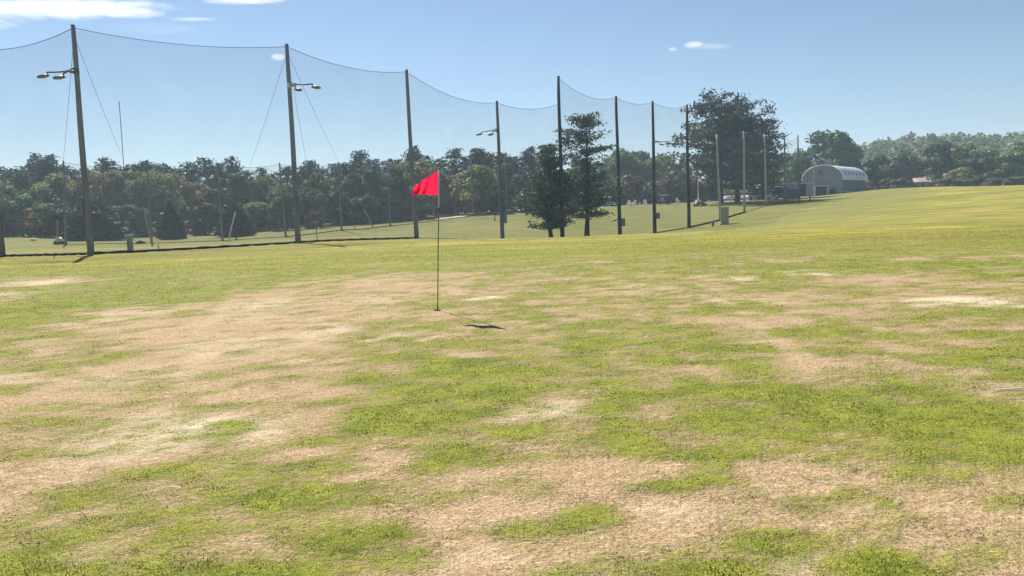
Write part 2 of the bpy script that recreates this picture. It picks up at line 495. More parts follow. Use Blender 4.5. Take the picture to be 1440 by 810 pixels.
def ground_mat():
    m, nt = new_mat('worn_turf'); g = NT(nt)
    tc = g.n('ShaderNodeTexCoord'); V = tc.outputs['Object']
    A = lambda n: g.n('ShaderNodeAttribute', attribute_name=n).outputs['Fac']
    mp = g.n('ShaderNodeMapping'); mp.inputs['Scale'].default_value = (.45, 1.3, 1); g.l(V, mp.inputs[0])
    n1 = g.noise(V, 14, 6, .65); n2 = g.noise(V, 55, 4, .6); n3 = g.noise(V, 3.2, 5, .6); n4 = g.noise(mp.outputs[0], .45, 6, .6); n5 = g.noise(mp.outputs[0], .09, 4, .6)
    gr = g.math('ADD', A('green'), g.math('ADD', g.math('MULTIPLY', g.math('SUBTRACT', n1, .5), .95), g.math('MULTIPLY', g.math('SUBTRACT', n3, .5), .9)))
    gf = g.ramp(gr, .10, .80)
    dry = g.mix(g.ramp(n1, .3, .7), (.36, .245, .14), (.56, .41, .25))
    n7 = g.noise(mp.outputs[0], .9, 6, .65)
    dry = g.mix(g.math('MULTIPLY', g.ramp(n7, .45, .7), .7), dry, (.34, .255, .10))
    dry = g.mix(g.math('MULTIPLY', g.ramp(n7, .48, .28), .55), dry, (.52, .35, .24))
    dry = g.mix(g.ramp(n2, .35, .6), (.27, .18, .10), dry)
    pal = g.mix(n2, (.58, .46, .32), (.76, .65, .48))
    dry = g.mix(g.math('MULTIPLY', A('pale'), g.ramp(n1, .25, .55)), dry, pal)
    far = g.ramp(g.n('ShaderNodeSeparateXYZ').outputs[1], 22, 44)
    sp = far.node.inputs[0].links[0].from_node; g.l(V, sp.inputs[0])
    n6 = g.noise(mp.outputs[0], 1.6, 5, .6)
    grn = g.mix(g.ramp(n3, .3, .7), (.13, .165, .018), (.28, .285, .045))
    grn = g.mix(g.math('MULTIPLY', g.ramp(n6, .52, .72), .75), grn, (.075, .105, .016))
    grn = g.mix(far, grn, g.mix(g.ramp(n4, .3, .7), (.12, .135, .03), (.22, .205, .06)))
    grn = g.mix(g.ramp(n1, .25, .75), g.mix(.5, grn, (.10, .115, .02)), grn)
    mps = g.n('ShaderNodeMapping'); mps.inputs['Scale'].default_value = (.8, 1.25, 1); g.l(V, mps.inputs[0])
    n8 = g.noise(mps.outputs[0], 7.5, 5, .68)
    n9 = g.noise(mps.outputs[0], 24, 3, .6)
    grn = g.mix(g.math('MULTIPLY', g.ramp(n9, .52, .68), .5), grn, (.34, .31, .10))
    dry = g.mix(g.math('MULTIPLY', g.ramp(n9, .56, .70), .6), dry, (.66, .53, .36))
    c = g.mix(gf, dry, grn)
    c = g.mix(g.math('MULTIPLY', g.ramp(n8, .60, .69), .62), c, (.075, .065, .022))  # dark thatch specks, with shadows between tufts painted into the turf colour
    yl = g.mix(g.ramp(n4, .38, .62), (.20, .205, .026), (.39, .315, .06))
    yl = g.mix(g.math('MULTIPLY', g.ramp(g.noise(mp.outputs[0], 2.2, 6, .7), .5, .7), .55), yl, (.15, .15, .03))
    yl = g.mix(g.ramp(n5, .45, .65), yl, (.19, .18, .04))
    c = g.mix(g.math('MULTIPLY', A('yellow'), g.ramp(n4, .15, .6)), c, yl)
    c = g.mix(g.math('MULTIPLY', A('brown'), .8), c, (.21, .16, .06))
    b = g.n('ShaderNodeBsdfPrincipled'); g.l(c, b.inputs['Base Color']); b.inputs['Roughness'].default_value = .95; b.inputs['Specular IOR Level'].default_value = .1
    bp = g.n('ShaderNodeBump'); bp.inputs['Strength'].default_value = .8; bp.inputs['Distance'].default_value = .035
    h = g.math('ADD', g.math('MULTIPLY', n1, .8), g.math('ADD', g.math('MULTIPLY', n2, .5), g.math('MULTIPLY', gf, .5)))
    g.l(h, bp.inputs['Height']); g.l(bp.outputs[0], b.inputs['Normal'])
    o = g.n('ShaderNodeOutputMaterial'); g.l(b.outputs[0], o.inputs[0])
    return m


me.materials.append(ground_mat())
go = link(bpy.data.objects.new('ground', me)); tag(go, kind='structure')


def strip(name, pts, widths, mat, lift=.02, n=60, kind='structure'):
    """a path laid on the terrain through ground points"""
    pts = np.array(pts, float); t = np.linspace(0, len(pts) - 1, n)
    cx = np.interp(t, range(len(pts)), pts[:, 0]); cy = np.interp(t, range(len(pts)), pts[:, 1]); w = np.interp(t, range(len(pts)), widths)
    tx = np.gradient(cx); ty_ = np.gradient(cy); L = np.hypot(tx, ty_); nxn, nyn = -ty_ / L, tx / L
    mb = MB(); vs = []; K = 7
    for i in range(n):
        for k in range(K):
            o = (k / (K - 1) - .5) * w[i] * (1 + .12 * math.sin(i * 1.7 + k))
            x, y = cx[i] + nxn[i] * o, cy[i] + nyn[i] * o
            vs.append((x, y, gz(x, y) + lift))
    fs = [(i * K + k, i * K + k + 1, (i + 1) * K + k + 1, (i + 1) * K + k) for i in range(n - 1) for k in range(K - 1)]
    mb.add(vs, [f[::-1] for f in fs], True)
    o = mb.build(name, mat); return tag(o, kind=kind)


M['sand'] = simple('sand', (.55, .44, .33), .95, .12, .5)
M['gravel'] = simple('gravel_road', (.42, .39, .36), .95, .12, .6)
M['drydirt'] = simple('dry_dirt', (.34, .25, .18), .95, .25, .5)


def XY(px, py, d):
    p = P(px, py, d); return (p.x, p.y)


strip('road', [XY(560, 300, 136), XY(700, 297, 136), XY(780, 293, 139), XY(870, 291, 140), XY(940, 287, 143), XY(1000, 284, 145), XY(1060, 282, 148), XY(1110, 280, 155), XY(1150, 278, 164), XY(1185, 276, 166)],
      [2, 2.2, 2.2, 2.2, 2.4, 2.4, 3, 4, 6, 5], M['gravel'], .06)
strip('sand_bunker', [XY(612, 306, 114), XY(632, 304, 117), XY(660, 301, 122), XY(690, 300, 124)], [1.2, 6, 7, 1], M['sand'], .05, 40)
strip('dirt_path', [XY(120, 350, 50), XY(250, 346, 51), XY(400, 341, 54), XY(520, 338, 56), XY(585, 336, 60)], [1.0, 1.6, 1.8, 1.8, .4], M['drydirt'], .03, 60)


# ------------------------------------------------------------------ grass blades of the near turf (stuff)
def blades():
    N = 700000
    d = np.exp(RNG.uniform(math.log(1.9), math.log(46), N)); x = RNG.uniform(-1, 1, N) * (.86 * d + .9)
    g, pale = turf(x, d)
    gn = g + .9 * (fbm(x / .11, d / .08, 61, 3) - .5)
    pg = np.clip((gn - .12) / .58, 0, 1)
    isg = RNG.uniform(0, 1, N) < pg
    keep = np.where(isg, 1.0, .62 * (1 - .7 * pale)) * np.clip((46 - d) / 20, 0, 1) > RNG.uniform(0, 1, N)
    d, x, isg, g = d[keep], x[keep], isg[keep], g[keep]
    N = len(d)
    z = ground_z(x, d)
    az = RNG.uniform(0, 2 * np.pi, N)
    tilt = np.where(isg, RNG.uniform(.15, 1.05, N), RNG.uniform(1.1, 1.54, N))
    L = np.where(isg, RNG.uniform(.006, .015, N) * (.7 + .7 * g), RNG.uniform(.010, .026, N)) * (.9 + .018 * d)
    W = (.0016 + .0009 * d) * RNG.uniform(.7, 1.3, N)
    dx, dy, dz = np.sin(tilt) * np.cos(az), np.sin(tilt) * np.sin(az), np.cos(tilt)
    sa = az + np.pi / 2 + RNG.normal(0, .5, N)
    sx, sy = np.cos(sa) * W / 2, np.sin(sa) * W / 2
    base = np.stack([x, d, z - .002], -1)
    s = np.stack([sx, sy, np.zeros(N)], -1); D = np.stack([dx, dy, dz], -1) * L[:, None]
    v = np.stack([base - s, base + s, base + D * .6 + s * .8, base + D + np.stack([0 * x, 0 * x, -.15 * L], -1)], 1)
    u = RNG.uniform(0, 1, (N, 1)); w = RNG.uniform(.75, 1.25, (N, 1))
    lush = np.clip((g - .45) / .4, 0, 1)[:, None]
    gc = (1 - u) * np.array([.19, .22, .022]) + u * np.array([.38, .36, .06])
    gc = gc * (.45 + .55 * lush) + (1 - lush) * .55 * np.array([.36, .30, .11])
    dc = (1 - u) * np.array([.36, .24, .14]) + u * np.array([.70, .52, .34])
    dc[RNG.uniform(0, 1, N) < .06] *= .35
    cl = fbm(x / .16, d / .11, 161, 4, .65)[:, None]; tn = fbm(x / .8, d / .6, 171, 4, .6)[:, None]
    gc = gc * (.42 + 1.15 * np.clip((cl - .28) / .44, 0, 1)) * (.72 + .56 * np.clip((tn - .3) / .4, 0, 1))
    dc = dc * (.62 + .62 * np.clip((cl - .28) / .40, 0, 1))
    dc = dc * (1 - .45 * np.clip((tn - .5) / .2, 0, 1) * np.array([.35, .2, .75]))
    cols = np.where(isg[:, None], gc, dc) * w
    yy_ = (yellow(x, d) * np.clip((fbm(x / 5, d / 1.6, 201, 4) - .2) / .4, 0, 1))[:, None]
    yc = (1 - u) * np.array([.24, .23, .035]) + u * np.array([.48, .40, .09])
    cols = cols * (1 - yy_) + yc * w * (.7 + .6 * cl) * yy_
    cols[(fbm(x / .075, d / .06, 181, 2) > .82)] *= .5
    for nm, sel, lab in (('grass', isg, None), ('dry_grass', ~isg, None)):
        me = np_mesh(nm, v[sel], 4, M['blade'], cols[sel])
        tag(link(bpy.data.objects.new(nm, me)), kind='stuff')


def blade_mat():
    m, nt = new_mat('grass_blade'); g = NT(nt)
    at = g.n('ShaderNodeAttribute', attribute_name='tint')
    d = g.n('ShaderNodeBsdfDiffuse'); g.l(at.outputs[0], d.inputs[0])
    t = g.n('ShaderNodeBsdfTranslucent'); g.l(at.outputs[0], t.inputs[0])
    mx = g.n('ShaderNodeMixShader'); mx.inputs[0].default_value = .4
    g.l(d.outputs[0], mx.inputs[1]); g.l(t.outputs[0], mx.inputs[2])
    o = g.n('ShaderNodeOutputMaterial'); g.l(mx.outputs[0], o.inputs[0])
    return m


M['blade'] = blade_mat()
blades()

# ------------------------------------------------------------------ trees
def unit(v): return v / np.maximum(np.linalg.norm(v, axis=-1, keepdims=True), 1e-6)


def cards(pos, nrm, size, aspect=.7, rng=RNG):
    """diamond shaped leaf clumps at pos facing nrm"""
    N = len(pos)
    h = unit(rng.normal(0, 1, (N, 3)))
    u = unit(np.cross(nrm, h)); w = np.cross(nrm, u)
    s = (size * rng.uniform(.6, 1.3, N))[:, None]
    u = u * s; w = w * s * aspect
    j = lambda: rng.uniform(.7, 1.2, (N, 1))
    return np.stack([pos + u * j(), pos + w * j(), pos - u * j(), pos - w * j()], 1)


def broadleaf_geo(seed, h=10., w=9., lobes=26, n=3600, low=.12, size=.42, base=(.085, .11, .035), shape=1.0):
    rng = np.random.default_rng(seed)
    P_, N_, C_ = [], [], []
    for i in range(lobes):
        t = rng.uniform(low, .93)
        prof = math.sin(math.pi * min(1, max(.06, (t - low * .4) / (1 - low * .4)) ** (.75 * shape))) ** .65
        a = rng.uniform(0, 2 * math.pi); rr = (w / 2) * prof * math.sqrt(rng.uniform(.12, .8))
        c = np.array([rr * math.cos(a), rr * math.sin(a), t * h])
        R_ = w * rng.uniform(.13, .235)
        m = int(n / lobes * (R_ / (w * .18)) ** 2)
        v = unit(rng.normal(0, 1, (m, 3))); v[:, 2] = np.where(v[:, 2] < -.3, v[:, 2] * .35, v[:, 2]); v = unit(v)
        rad = R_ * (rng.uniform(.35, 1.0, m) ** .45) * (1 + .25 * np.sin(v[:, 0] * 5 + i) * np.cos(v[:, 1] * 6))
        pos = c + v * rad[:, None] * np.array([1, 1, .8])
        P_.append(pos); N_.append(unit(v * .95 + rng.normal(0, .42, (m, 3)) + np.array([0, 0, .25])))
        tint = np.array(base) * rng.uniform(.75, 1.35) * np.array([rng.uniform(.9, 1.2), 1, rng.uniform(.85, 1.1)])
        C_.append(tint * rng.uniform(.75, 1.3, (m, 1)))
    pos, nrm, col = np.concatenate(P_), np.concatenate(N_), np.concatenate(C_)
    k = pos[:, 2] > .02 * h
    return cards(pos[k], nrm[k], np.full(k.sum(), size), .7, rng), col[k]


def pine_geo(seed, h=14., w=6., z0=.35, whorls=11, per=6, size=.5, n=16, base=(.06, .088, .05), tip=.12, wild=.25, spray=.33, up=.12):
    rng = np.random.default_rng(seed)
    P_, N_, C_ = [], [], []; br = []
    for k in range(whorls):
        t = k / (whorls - 1); z = h * (z0 + (1 - z0) * (t ** .92) * .98)
        L = (w / 2) * ((1 - t) ** .75 * (1 - tip) + tip) * min(1, .62 + 1.6 * t)
        a0 = rng.uniform(0, 6.28)
        for b in range(per if t < .85 else 4):
            if rng.uniform() < wild * .6: continue
            a = a0 + b * 2 * math.pi / per + rng.normal(0, .25); l = L * rng.uniform(1 - wild * 1.3, 1 + wild * .9)
            rise = l * (up + .35 * t) * rng.uniform(.3, 1.5)
            zz = z + rng.normal(0, .018) * h
            e = np.array([l * math.cos(a), l * math.sin(a), zz + rise])
            br.append(((0, 0, zz - .02 * h), e))
            ncl = max(2, int(l / (spray * 1.5)))
            for c in range(ncl):
                f = .3 + .72 * (c + rng.uniform(0, .8)) / ncl
                cpos = np.array([0, 0, zz]) * (1 - f) + e * f
                side = rng.normal(0, spray * (.5 + .7 * f), 2)
                cpos = cpos + np.array([side[0], side[1], rng.normal(.05, .10)])
                m = n
                v = rng.normal(0, 1, (m, 3)) * np.array([spray, spray, spray * .38])
                P_.append(cpos + v); N_.append(unit(rng.normal(0, .55, (m, 3)) + np.array([0, 0, .6])))
                C_.append(np.array(base) * rng.uniform(.7, 1.4) * rng.uniform(.8, 1.25, (m, 1)))
    pos, nrm, col = np.concatenate(P_), np.concatenate(N_), np.concatenate(C_)
    return cards(pos, nrm, np.full(len(pos), size * .5), .42, rng), col, br


def cone_geo(seed, h=5., w=4.2, n=2600, size=.26, base=(.03, .045, .028), bell=1.0):
    rng = np.random.default_rng(seed)
    t = rng.uniform(0, 1, n) ** 1.25
    a = rng.uniform(0, 2 * math.pi, n)
    r = (w / 2) * np.clip((1 - t) ** bell * np.minimum(1, .72 + t * 3), .02, 1) * (rng.uniform(.55, 1.04, n) ** .6) * (1 + .12 * np.sin(a * 5 + t * 9) + .08 * np.sin(a * 9 - t * 14))
    z = h * (.04 + .96 * t)
    pos = np.stack([r * np.cos(a), r * np.sin(a), z], -1)
    nrm = unit(np.stack([np.cos(a), np.sin(a), np.full(n, .6)], -1) + rng.normal(0, .5, (n, 3)))
    col = np.array(base) * rng.uniform(.7, 1.35, (n, 1))
    return cards(pos, nrm, np.full(n, size), .7, rng), col


def trunk_mb(h, r, bend=0.0, rng=random, branches=None, n=8, rb=None):
    mb = MB()
    K = 7; pts = []; rs = []
    ox = oy = 0
    for i in range(K):
        t = i / (K - 1)
        pts.append((bend * math.sin(t * 2.2) + ox, oy, -.3 + (h + .3) * t)); rs.append(r * (1.25 if i == 0 else 1) * (1 - .8 * t) + .01)
        ox += rng.uniform(-.06, .06) * r * 3; oy += rng.uniform(-.06, .06) * r * 3
    mb.tube(pts, rs, n)
    for a, b in (branches or []):
        a = Vector(a); b = Vector(b); mid = (a + b) / 2 + Vector((0, 0, -.04 * (b - a).length))
        q = rb or r * .22
        mb.tube([a, mid, b], [q, q * .6, q * .2], 5, False)
    return mb


PROTO = {}


def make_tree(name, crown, cols, trunk, leaf='leaf'):
    root = empty(name, (0, 0, 0))
    cm = np_mesh('crown', crown, 4, M[leaf], cols)
    c = link(bpy.data.objects.new('crown', cm)); c.parent = root
    trunk.build('trunk', M['bark'], root)
    return [root, False]


def limb_set(seed, h, w, n=9, z0=.22):
    rng = random.Random(seed); out = []
    for i in range(n):
        a = rng.uniform(0, 6.28); z = h * rng.uniform(z0, .6); l = w * rng.uniform(.22, .4)
        out.append(((0, 0, z), (l * math.cos(a), l * math.sin(a), z + l * rng.uniform(.4, .9))))
    return out


GREENS = [(.13, .18, .05), (.165, .19, .058), (.09, .14, .048), (.215, .215, .075)]
for i in range(4):
    c, k = broadleaf_geo(100 + i, 10, [9, 10, 8, 9][i], [26, 30, 22, 28][i], 7000, [.10, .14, .08, .1][i], .33, GREENS[i], [1, 1.15, .9, 1][i])
    PROTO['leafy%d' % i] = make_tree('leafy_tree', c, k, trunk_mb(7, .22, .2, random.Random(i), limb_set(i, 10, 9)))
for i in range(2):
    c, k = broadleaf_geo(150 + i, 5, 6, 18, 2200, .05, .32, [(.10, .105, .045), (.13, .115, .06)][i], .8)
    PROTO['bush%d' % i] = make_tree('bush', c, k, trunk_mb(2.4, .09, .1, random.Random(i + 30), limb_set(i + 5, 5, 5, 8, .08)))
for i in range(4):
    c, k, br = pine_geo(200 + i, 14, [6.5, 5.5, 7.5, 5][i], [.3, .35, .4, .25][i], [12, 11, 10, 13][i], 7, .72, 17, tip=.10, wild=[.25, .35, .45, .2][i], spray=.48)
    PROTO['pine%d' % i] = make_tree('pine_tree', c, k, trunk_mb(13.6, .2, .1, random.Random(i + 50), br), 'needle')
for i in range(2):
    c, k = cone_geo(300 + i, 5, [5.0, 4.0][i], 3000, .24, bell=[.62, .95][i])
    PROTO['cone%d' % i] = make_tree('conical_evergreen', c, k, trunk_mb(3.4, .10, 0, random.Random(i + 70)))

HCANON = {'leafy': 10.4, 'bush': 5.2, 'pine': 14.3, 'cone': 5.0}
REG = [(-9999, 'left of the leftmost lamp pole'), (115, 'between the two left lamp poles'), (411, 'just right of second lamp pole'),
       (578, 'behind the red flag'), (702, 'just right of the third lamp pole'), (787, 'between first and second dark poles'),
       (869, 'between second and third dark poles'), (919, 'between third and fourth dark poles'), (967, 'behind the big twin pines'),
       (1092, 'just left of the arched barn'), (1125, 'behind the arched barn'), (1212, 'right of the arched barn')]
ORD = ['first', 'second', 'third', 'fourth', 'fifth', 'sixth', 'seventh', 'eighth', 'ninth', 'tenth', 'eleventh', 'twelfth', 'thirteenth', 'fourteenth', 'fifteenth', 'sixteenth', 'seventeenth', 'eighteenth']
PLACED = []
KIND = {'leafy': ('leafy_tree', 'tree'), 'bush': ('bush', 'bush'), 'pine': ('pine_tree', 'tree'), 'cone': ('conical_evergreen', 'tree')}


def plant(kind, px, top, d, wpx, desc, group, label=None, base=None, rot=None):
    """a tree whose crown top shows at (px, top) and which stands d metres out, wpx photo pixels wide"""
    key = kind; fam = kind.rstrip('0123456789')
    pr = PROTO[key]
    if pr[1]: o = copy_tree(pr[0])
    else: o = pr[0]; pr[1] = True
    t = P(px, top, d)
    z = gz(t.x, d) if base is None else base
    h = t.z - z
    wm = wpx * d / F
    dims = pr[0].children[0].data
    W0 = {'leafy': 9.6, 'bush': 6.4, 'pine': 6.6, 'cone': 4.4}[fam]
    o.location = (t.x, d, z - .05)
    o.scale = (wm / W0, wm / W0, h / HCANON[fam])
    o.rotation_euler = (0, 0, random.uniform(0, 6.28) if rot is None else rot)
    o['category'] = KIND[fam][1]; o['group'] = group
    PLACED.append((o, px, desc, label))
    return o


rr = random.Random(3)
W_L = 'trees of the wood across the range'
# left wood: skyline pines, middle broadleaf trees, front bushes
px = -150
while px < 775:
    b = 226 if px < 330 else (236 if px < 470 else 222)
    if 560 < px: b = 216
    top = b + rr.uniform(-9, 12)
    d = rr.uniform(138, 158)
    plant('pine%d' % rr.randrange(4), px, top, d, rr.uniform(46, 68), rr.choice(['tall skyline pine']), 'pines on the skyline of the wood')
    px += rr.uniform(14, 22)
px = -160
while px < 770:
    b = 246 if px < 560 else 236
    top = b + rr.uniform(-16, 16)
    plant('leafy%d' % rr.randrange(4), px, top, rr.uniform(122, 134), rr.uniform(52, 82), 'mid-height leafy tree', 'leafy trees in the middle of the wood')
    px += rr.uniform(24, 36)
px = -150
while px < 600:
    top = 282 + rr.uniform(-18, 10) - (8 if px > 420 else 0)
    d = 112 + max(0, px - 380) * .05 + rr.uniform(-2, 4)
    if not any(abs(px - q) < 20 for q in (130, 238, 320)):
        plant(rr.choice(['leafy0', 'leafy2', 'leafy3', 'bush0']), px, top, d, rr.uniform(48, 74), 'low leafy tree at wood edge', 'low trees along the edge of the wood')
    px += rr.uniform(28, 42)
px = 600
while px < 780:
    plant(rr.choice(['bush0', 'leafy2', 'leafy0']), px, rr.uniform(262, 280), rr.uniform(138, 146), rr.uniform(36, 60), 'low leafy tree at wood edge', 'low trees along the edge of the wood')
    px += rr.uniform(22, 32)
plant('cone0', 131, 284, 97, 84, '', 'dark clipped evergreens before the wood', 'broad dark evergreen mound in front of the wood beside the leftmost lamp pole')
plant('cone1', 238, 284, 97, 50, '', 'dark clipped evergreens before the wood', 'dark pointed cone-shaped evergreen standing alone right of the grey post')
plant('cone0', 328, 287, 97, 52, '', 'dark clipped evergreens before the wood', 'small dark rounded evergreen behind the leaning white stake')
# middle: behind the dark poles
for px, top, d, w, k in [(800, 235, 168, 60, 'leafy0'), (842, 222, 178, 62, 'leafy2'), (884, 212, 185, 66, 'leafy0'), (925, 218, 185, 62, 'leafy1'), (962, 222, 180, 56, 'leafy2'), (815, 216, 190, 52, 'leafy2'), (905, 205, 205, 70, 'leafy2'), (865, 210, 205, 60, 'leafy0')]:
    plant(k, px, top, d, w, 'leafy tree beyond the road', 'leafy trees behind the range road')
for px, top, d, w, k in [(850, 262, 156, 44, 'bush0'), (886, 246, 158, 66, 'bush1'), (915, 256, 154, 40, 'bush1'), (950, 238, 156, 60, 'bush1'), (978, 246, 158, 44, 'bush0'), (820, 268, 152, 40, 'bush0'), (930, 250, 164, 50, 'bush0'), (1000, 250, 160, 46, 'bush0')]:
    plant(k, px, top, d, w, 'brownish rounded bush', 'brownish bushes by the road')
for px in range(590, 1130, 26):
    plant(rr.choice(['leafy0', 'leafy2', 'leafy1']), px + rr.uniform(-8, 8), rr.uniform(252, 268), rr.uniform(172, 186), rr.uniform(46, 66), 'shaded low tree far back', 'shaded low trees closing the back of the range')
# behind the pines / barn
for px, top, d, w, k in [(1090, 222, 200, 50, 'leafy1'), (1112, 214, 205, 46, 'leafy0'), (1132, 210, 208, 44, 'leafy1'), (1060, 226, 195, 50, 'leafy0'), (1030, 232, 190, 50, 'leafy2'), (1100, 238, 188, 40, 'leafy3')]:
    plant(k, px, top, d, w, 'leafy tree', 'leafy trees around the barn')
plant('leafy2', 1168, 176, 206, 106, '', 'leafy trees around the barn', 'big dark round oak towering directly behind the arched barn')
plant('leafy2', 1196, 206, 212, 50, 'dark leafy tree at the oak\'s right shoulder', 'leafy trees around the barn')
# right hand wood
for px, top, d, w, k in [(1216, 240, 205, 34, 'leafy3'), (1240, 216, 202, 50, 'leafy0'), (1266, 210, 206, 58, 'leafy0'), (1254, 226, 196, 54, 'leafy2'), (1294, 216, 215, 54, 'leafy3'), (1312, 206, 205, 56, 'leafy1'),
                         (1333, 193, 196, 92, 'leafy2'), (1368, 200, 210, 66, 'leafy0'), (1378, 218, 188, 64, 'leafy2'), (1402, 206, 206, 66, 'leafy1'), (1424, 205, 186, 70, 'leafy0'), (1452, 190, 190, 78, 'leafy2'),
                         (1490, 196, 186, 76, 'leafy1'), (1530, 200, 186, 70, 'leafy0'), (1570, 196, 190, 76, 'leafy2'), (1620, 192, 186, 84, 'leafy0'), (1350, 234, 186, 44, 'leafy3'), (1408, 236, 184, 44, 'bush0')]:
    plant(k, px, top, d, w, 'leafy tree beyond the field', 'leafy trees beyond the right hand field')
for px, top, d, w, k in [(1264, 251, 176, 40, 'bush0'), (1248, 250, 180, 30, 'bush0'), (1330, 250, 178, 44, 'bush0'), (1356, 250, 176, 40, 'bush0'), (1396, 249, 172, 40, 'bush0'), (1432, 247, 168, 44, 'bush0'), (1470, 244, 166, 50, 'bush0')]:
    plant(k, px, top, d, w, 'dark low bush at field edge', 'dark bushes along the field edge')


def place_one(name, crown, cols, trunk, leaf, loc, label, cat='tree', group=None, rz=0):
    pr = make_tree(name, crown, cols, trunk, leaf); o = pr[0]
    o.location = loc; o.rotation_euler = (0, 0, rz)
    return tag(o, label, cat, group)


# the two pines beside the first dark pole
p = P(776, 335, 74); h = P(770, 207, 74).z - gz(p.x, 74)
c, k, br = pine_geo(401, h, 6.4, .13, 17, 9, .38, 28, (.080, .112, .062), .14, .38, .34, .2)
place_one('pine_tree', c, k, trunk_mb(h * .97, .20, -.5, random.Random(1), br + [((0, 0, .9), (1.3, .1, 3.0))], rb=.05), 'needle', (p.x, 74, gz(p.x, 74) - .05),
          'bushy dark pine with leaning forked trunk, just left of the first dark pole', 'tree', 'pines beside the dark poles')
p = P(825, 331, 77); h = P(828, 166, 77).z - gz(p.x, 77)
c1, k1, br1 = pine_geo(422, h, 6.8, .64, 7, 6, .38, 34, (.072, .102, .058), .40, .28, .38, .10)
c2, k2, br2 = pine_geo(403, h * .58, 7.4, .30, 8, 8, .38, 28, (.080, .112, .064), .25, .35, .38, .05)
place_one('pine_tree', np.concatenate([c1, c2]), np.concatenate([k1, k2]), trunk_mb(h * .97, .24, .2, random.Random(2), br1 + br2, rb=.05), 'needle', (p.x, 77, gz(p.x, 77) - .05),
          'tall pine with open layered top, standing right of the first dark pole', 'tree', 'pines beside the dark poles')
# the big twin pines
p = P(1014, 291, 138); h = P(1014, 136, 138).z - gz(p.x, 138)
c, k, br = pine_geo(411, h, 17, .22, 12, 8, .78, 40, (.056, .082, .048), .28, .44, .75, .13)
place_one('pine_tree', c, k, trunk_mb(h * .97, .42, .2, random.Random(4), br, rb=.1), 'needle', (p.x, 138, gz(p.x, 138) - .05),
          'great broad pine with ragged dark crown, left one of the twin pines', 'tree', 'big twin pines')
p = P(1037, 288, 140); h = P(1050, 148, 140).z - gz(p.x, 140)
c, k, br = pine_geo(412, h, 17, .18, 12, 8, .78, 40, (.052, .076, .046), .36, .42, .75, .10)
place_one('pine_tree', c, k, trunk_mb(h * .97, .45, .3, random.Random(5), br, rb=.1), 'needle', (p.x, 140, gz(p.x, 140) - .05),
          'great broad pine with thick dark trunk, right one of the twin pines', 'tree', 'big twin pines', rz=1.0)
p = P(1072, 284, 150); h = P(1070, 172, 150).z - gz(p.x, 150)
c, k, br = pine_geo(413, h, 10, .12, 12, 8, .8, 26, (.036, .054, .036), .25, .35, .7, .05)
place_one('pine_tree', c, k, trunk_mb(h * .97, .3, .1, random.Random(6), br, rb=.08), 'needle', (p.x, 150, gz(p.x, 150) - .05),
          'smaller dark pine tucked behind the right edge of the big twin pines', 'tree', 'big twin pines')

# labels that single the repeats out
fam = {}
for o, px, desc, label in PLACED:
    if label: o['label'] = label; continue
    x, _ = px, 0
    reg = [r for b, r in REG if px >= b][-1]
    fam.setdefault((desc, reg), []).append((px, o))
for (desc, reg), lst in fam.items():
    lst.sort(key=lambda t: t[0])
    for i, (px, o) in enumerate(lst):
        o['label'] = desc + ' ' + reg if len(lst) == 1 else '%s %s, %s from left' % (desc, reg, ORD[i])

# far wooded hill
hx = np.linspace(60, 1500, 90); hy = np.linspace(222, 900, 90)
HX, HY = np.meshgrid(hx, hy)


def hill_z(x, y):
    e = x / y
    ridge = np.clip((y - 225) / 140, 0, 1); ridge = ridge * ridge * (3 - 2 * ridge)
    tanh_ = .066 + .014 * np.clip((e - .46) / .3, 0, 1.2) + .004 * np.sin(e * 26) - .35 * np.clip(.44 - e, 0, .2)
    z = CAMZ + np.minimum(y, 390) * tanh_ * ridge + .5
    return np.where(y > 390, z - (y - 390) * .03, z) - 7


HZ = hill_z(HX, HY)
mb = MB(); n2 = len(hx)
mb.add(np.stack([HX, HY, HZ], -1).reshape(-1, 3).tolist(), [(j * n2 + i, j * n2 + i + 1, (j + 1) * n2 + i + 1, (j + 1) * n2 + i) for j in range(len(hy) - 1) for i in range(n2 - 1)], True)
tag(mb.build('hill', simple('hill_floor', (.05, .06, .03), .95, .2, .05)), kind='structure')


def far_wood():
    rng = np.random.default_rng(77); P_ = []; C_ = []
    for i in range(1500):
        y = rng.uniform(232, 405); e = rng.uniform(.40, 1.5); x = e * y
        z = float(hill_z(np.array(x), np.array(y)))
        h = rng.uniform(7, 11); w = rng.uniform(7, 12)
        m = 130
        v = unit(rng.normal(0, 1, (m, 3))); v[:, 2] = np.abs(v[:, 2])
        pos = np.array([x, y, z + h * .35]) + v * np.array([w / 2, w / 2, h * .65]) * (rng.uniform(.55, 1, (m, 1)) ** .5) * (1 + .2 * np.sin(v[:, :1] * 6 + i))
        P_.append(cards(pos, unit(v * .7 + rng.normal(0, .5, (m, 3))), np.full(m, .95), .75, rng))
        C_.append(np.array(GREENS[rng.integers(4)]) * rng.uniform(.85, 1.45) * rng.uniform(.75, 1.25, (m, 1)))
    me = np_mesh('far_wood', np.concatenate(P_), 4, M['leaf'], np.concatenate(C_))
    tag(link(bpy.data.objects.new('far_wood', me)), kind='stuff')


far_wood()

# ------------------------------------------------------------------ net poles
POLE = {}


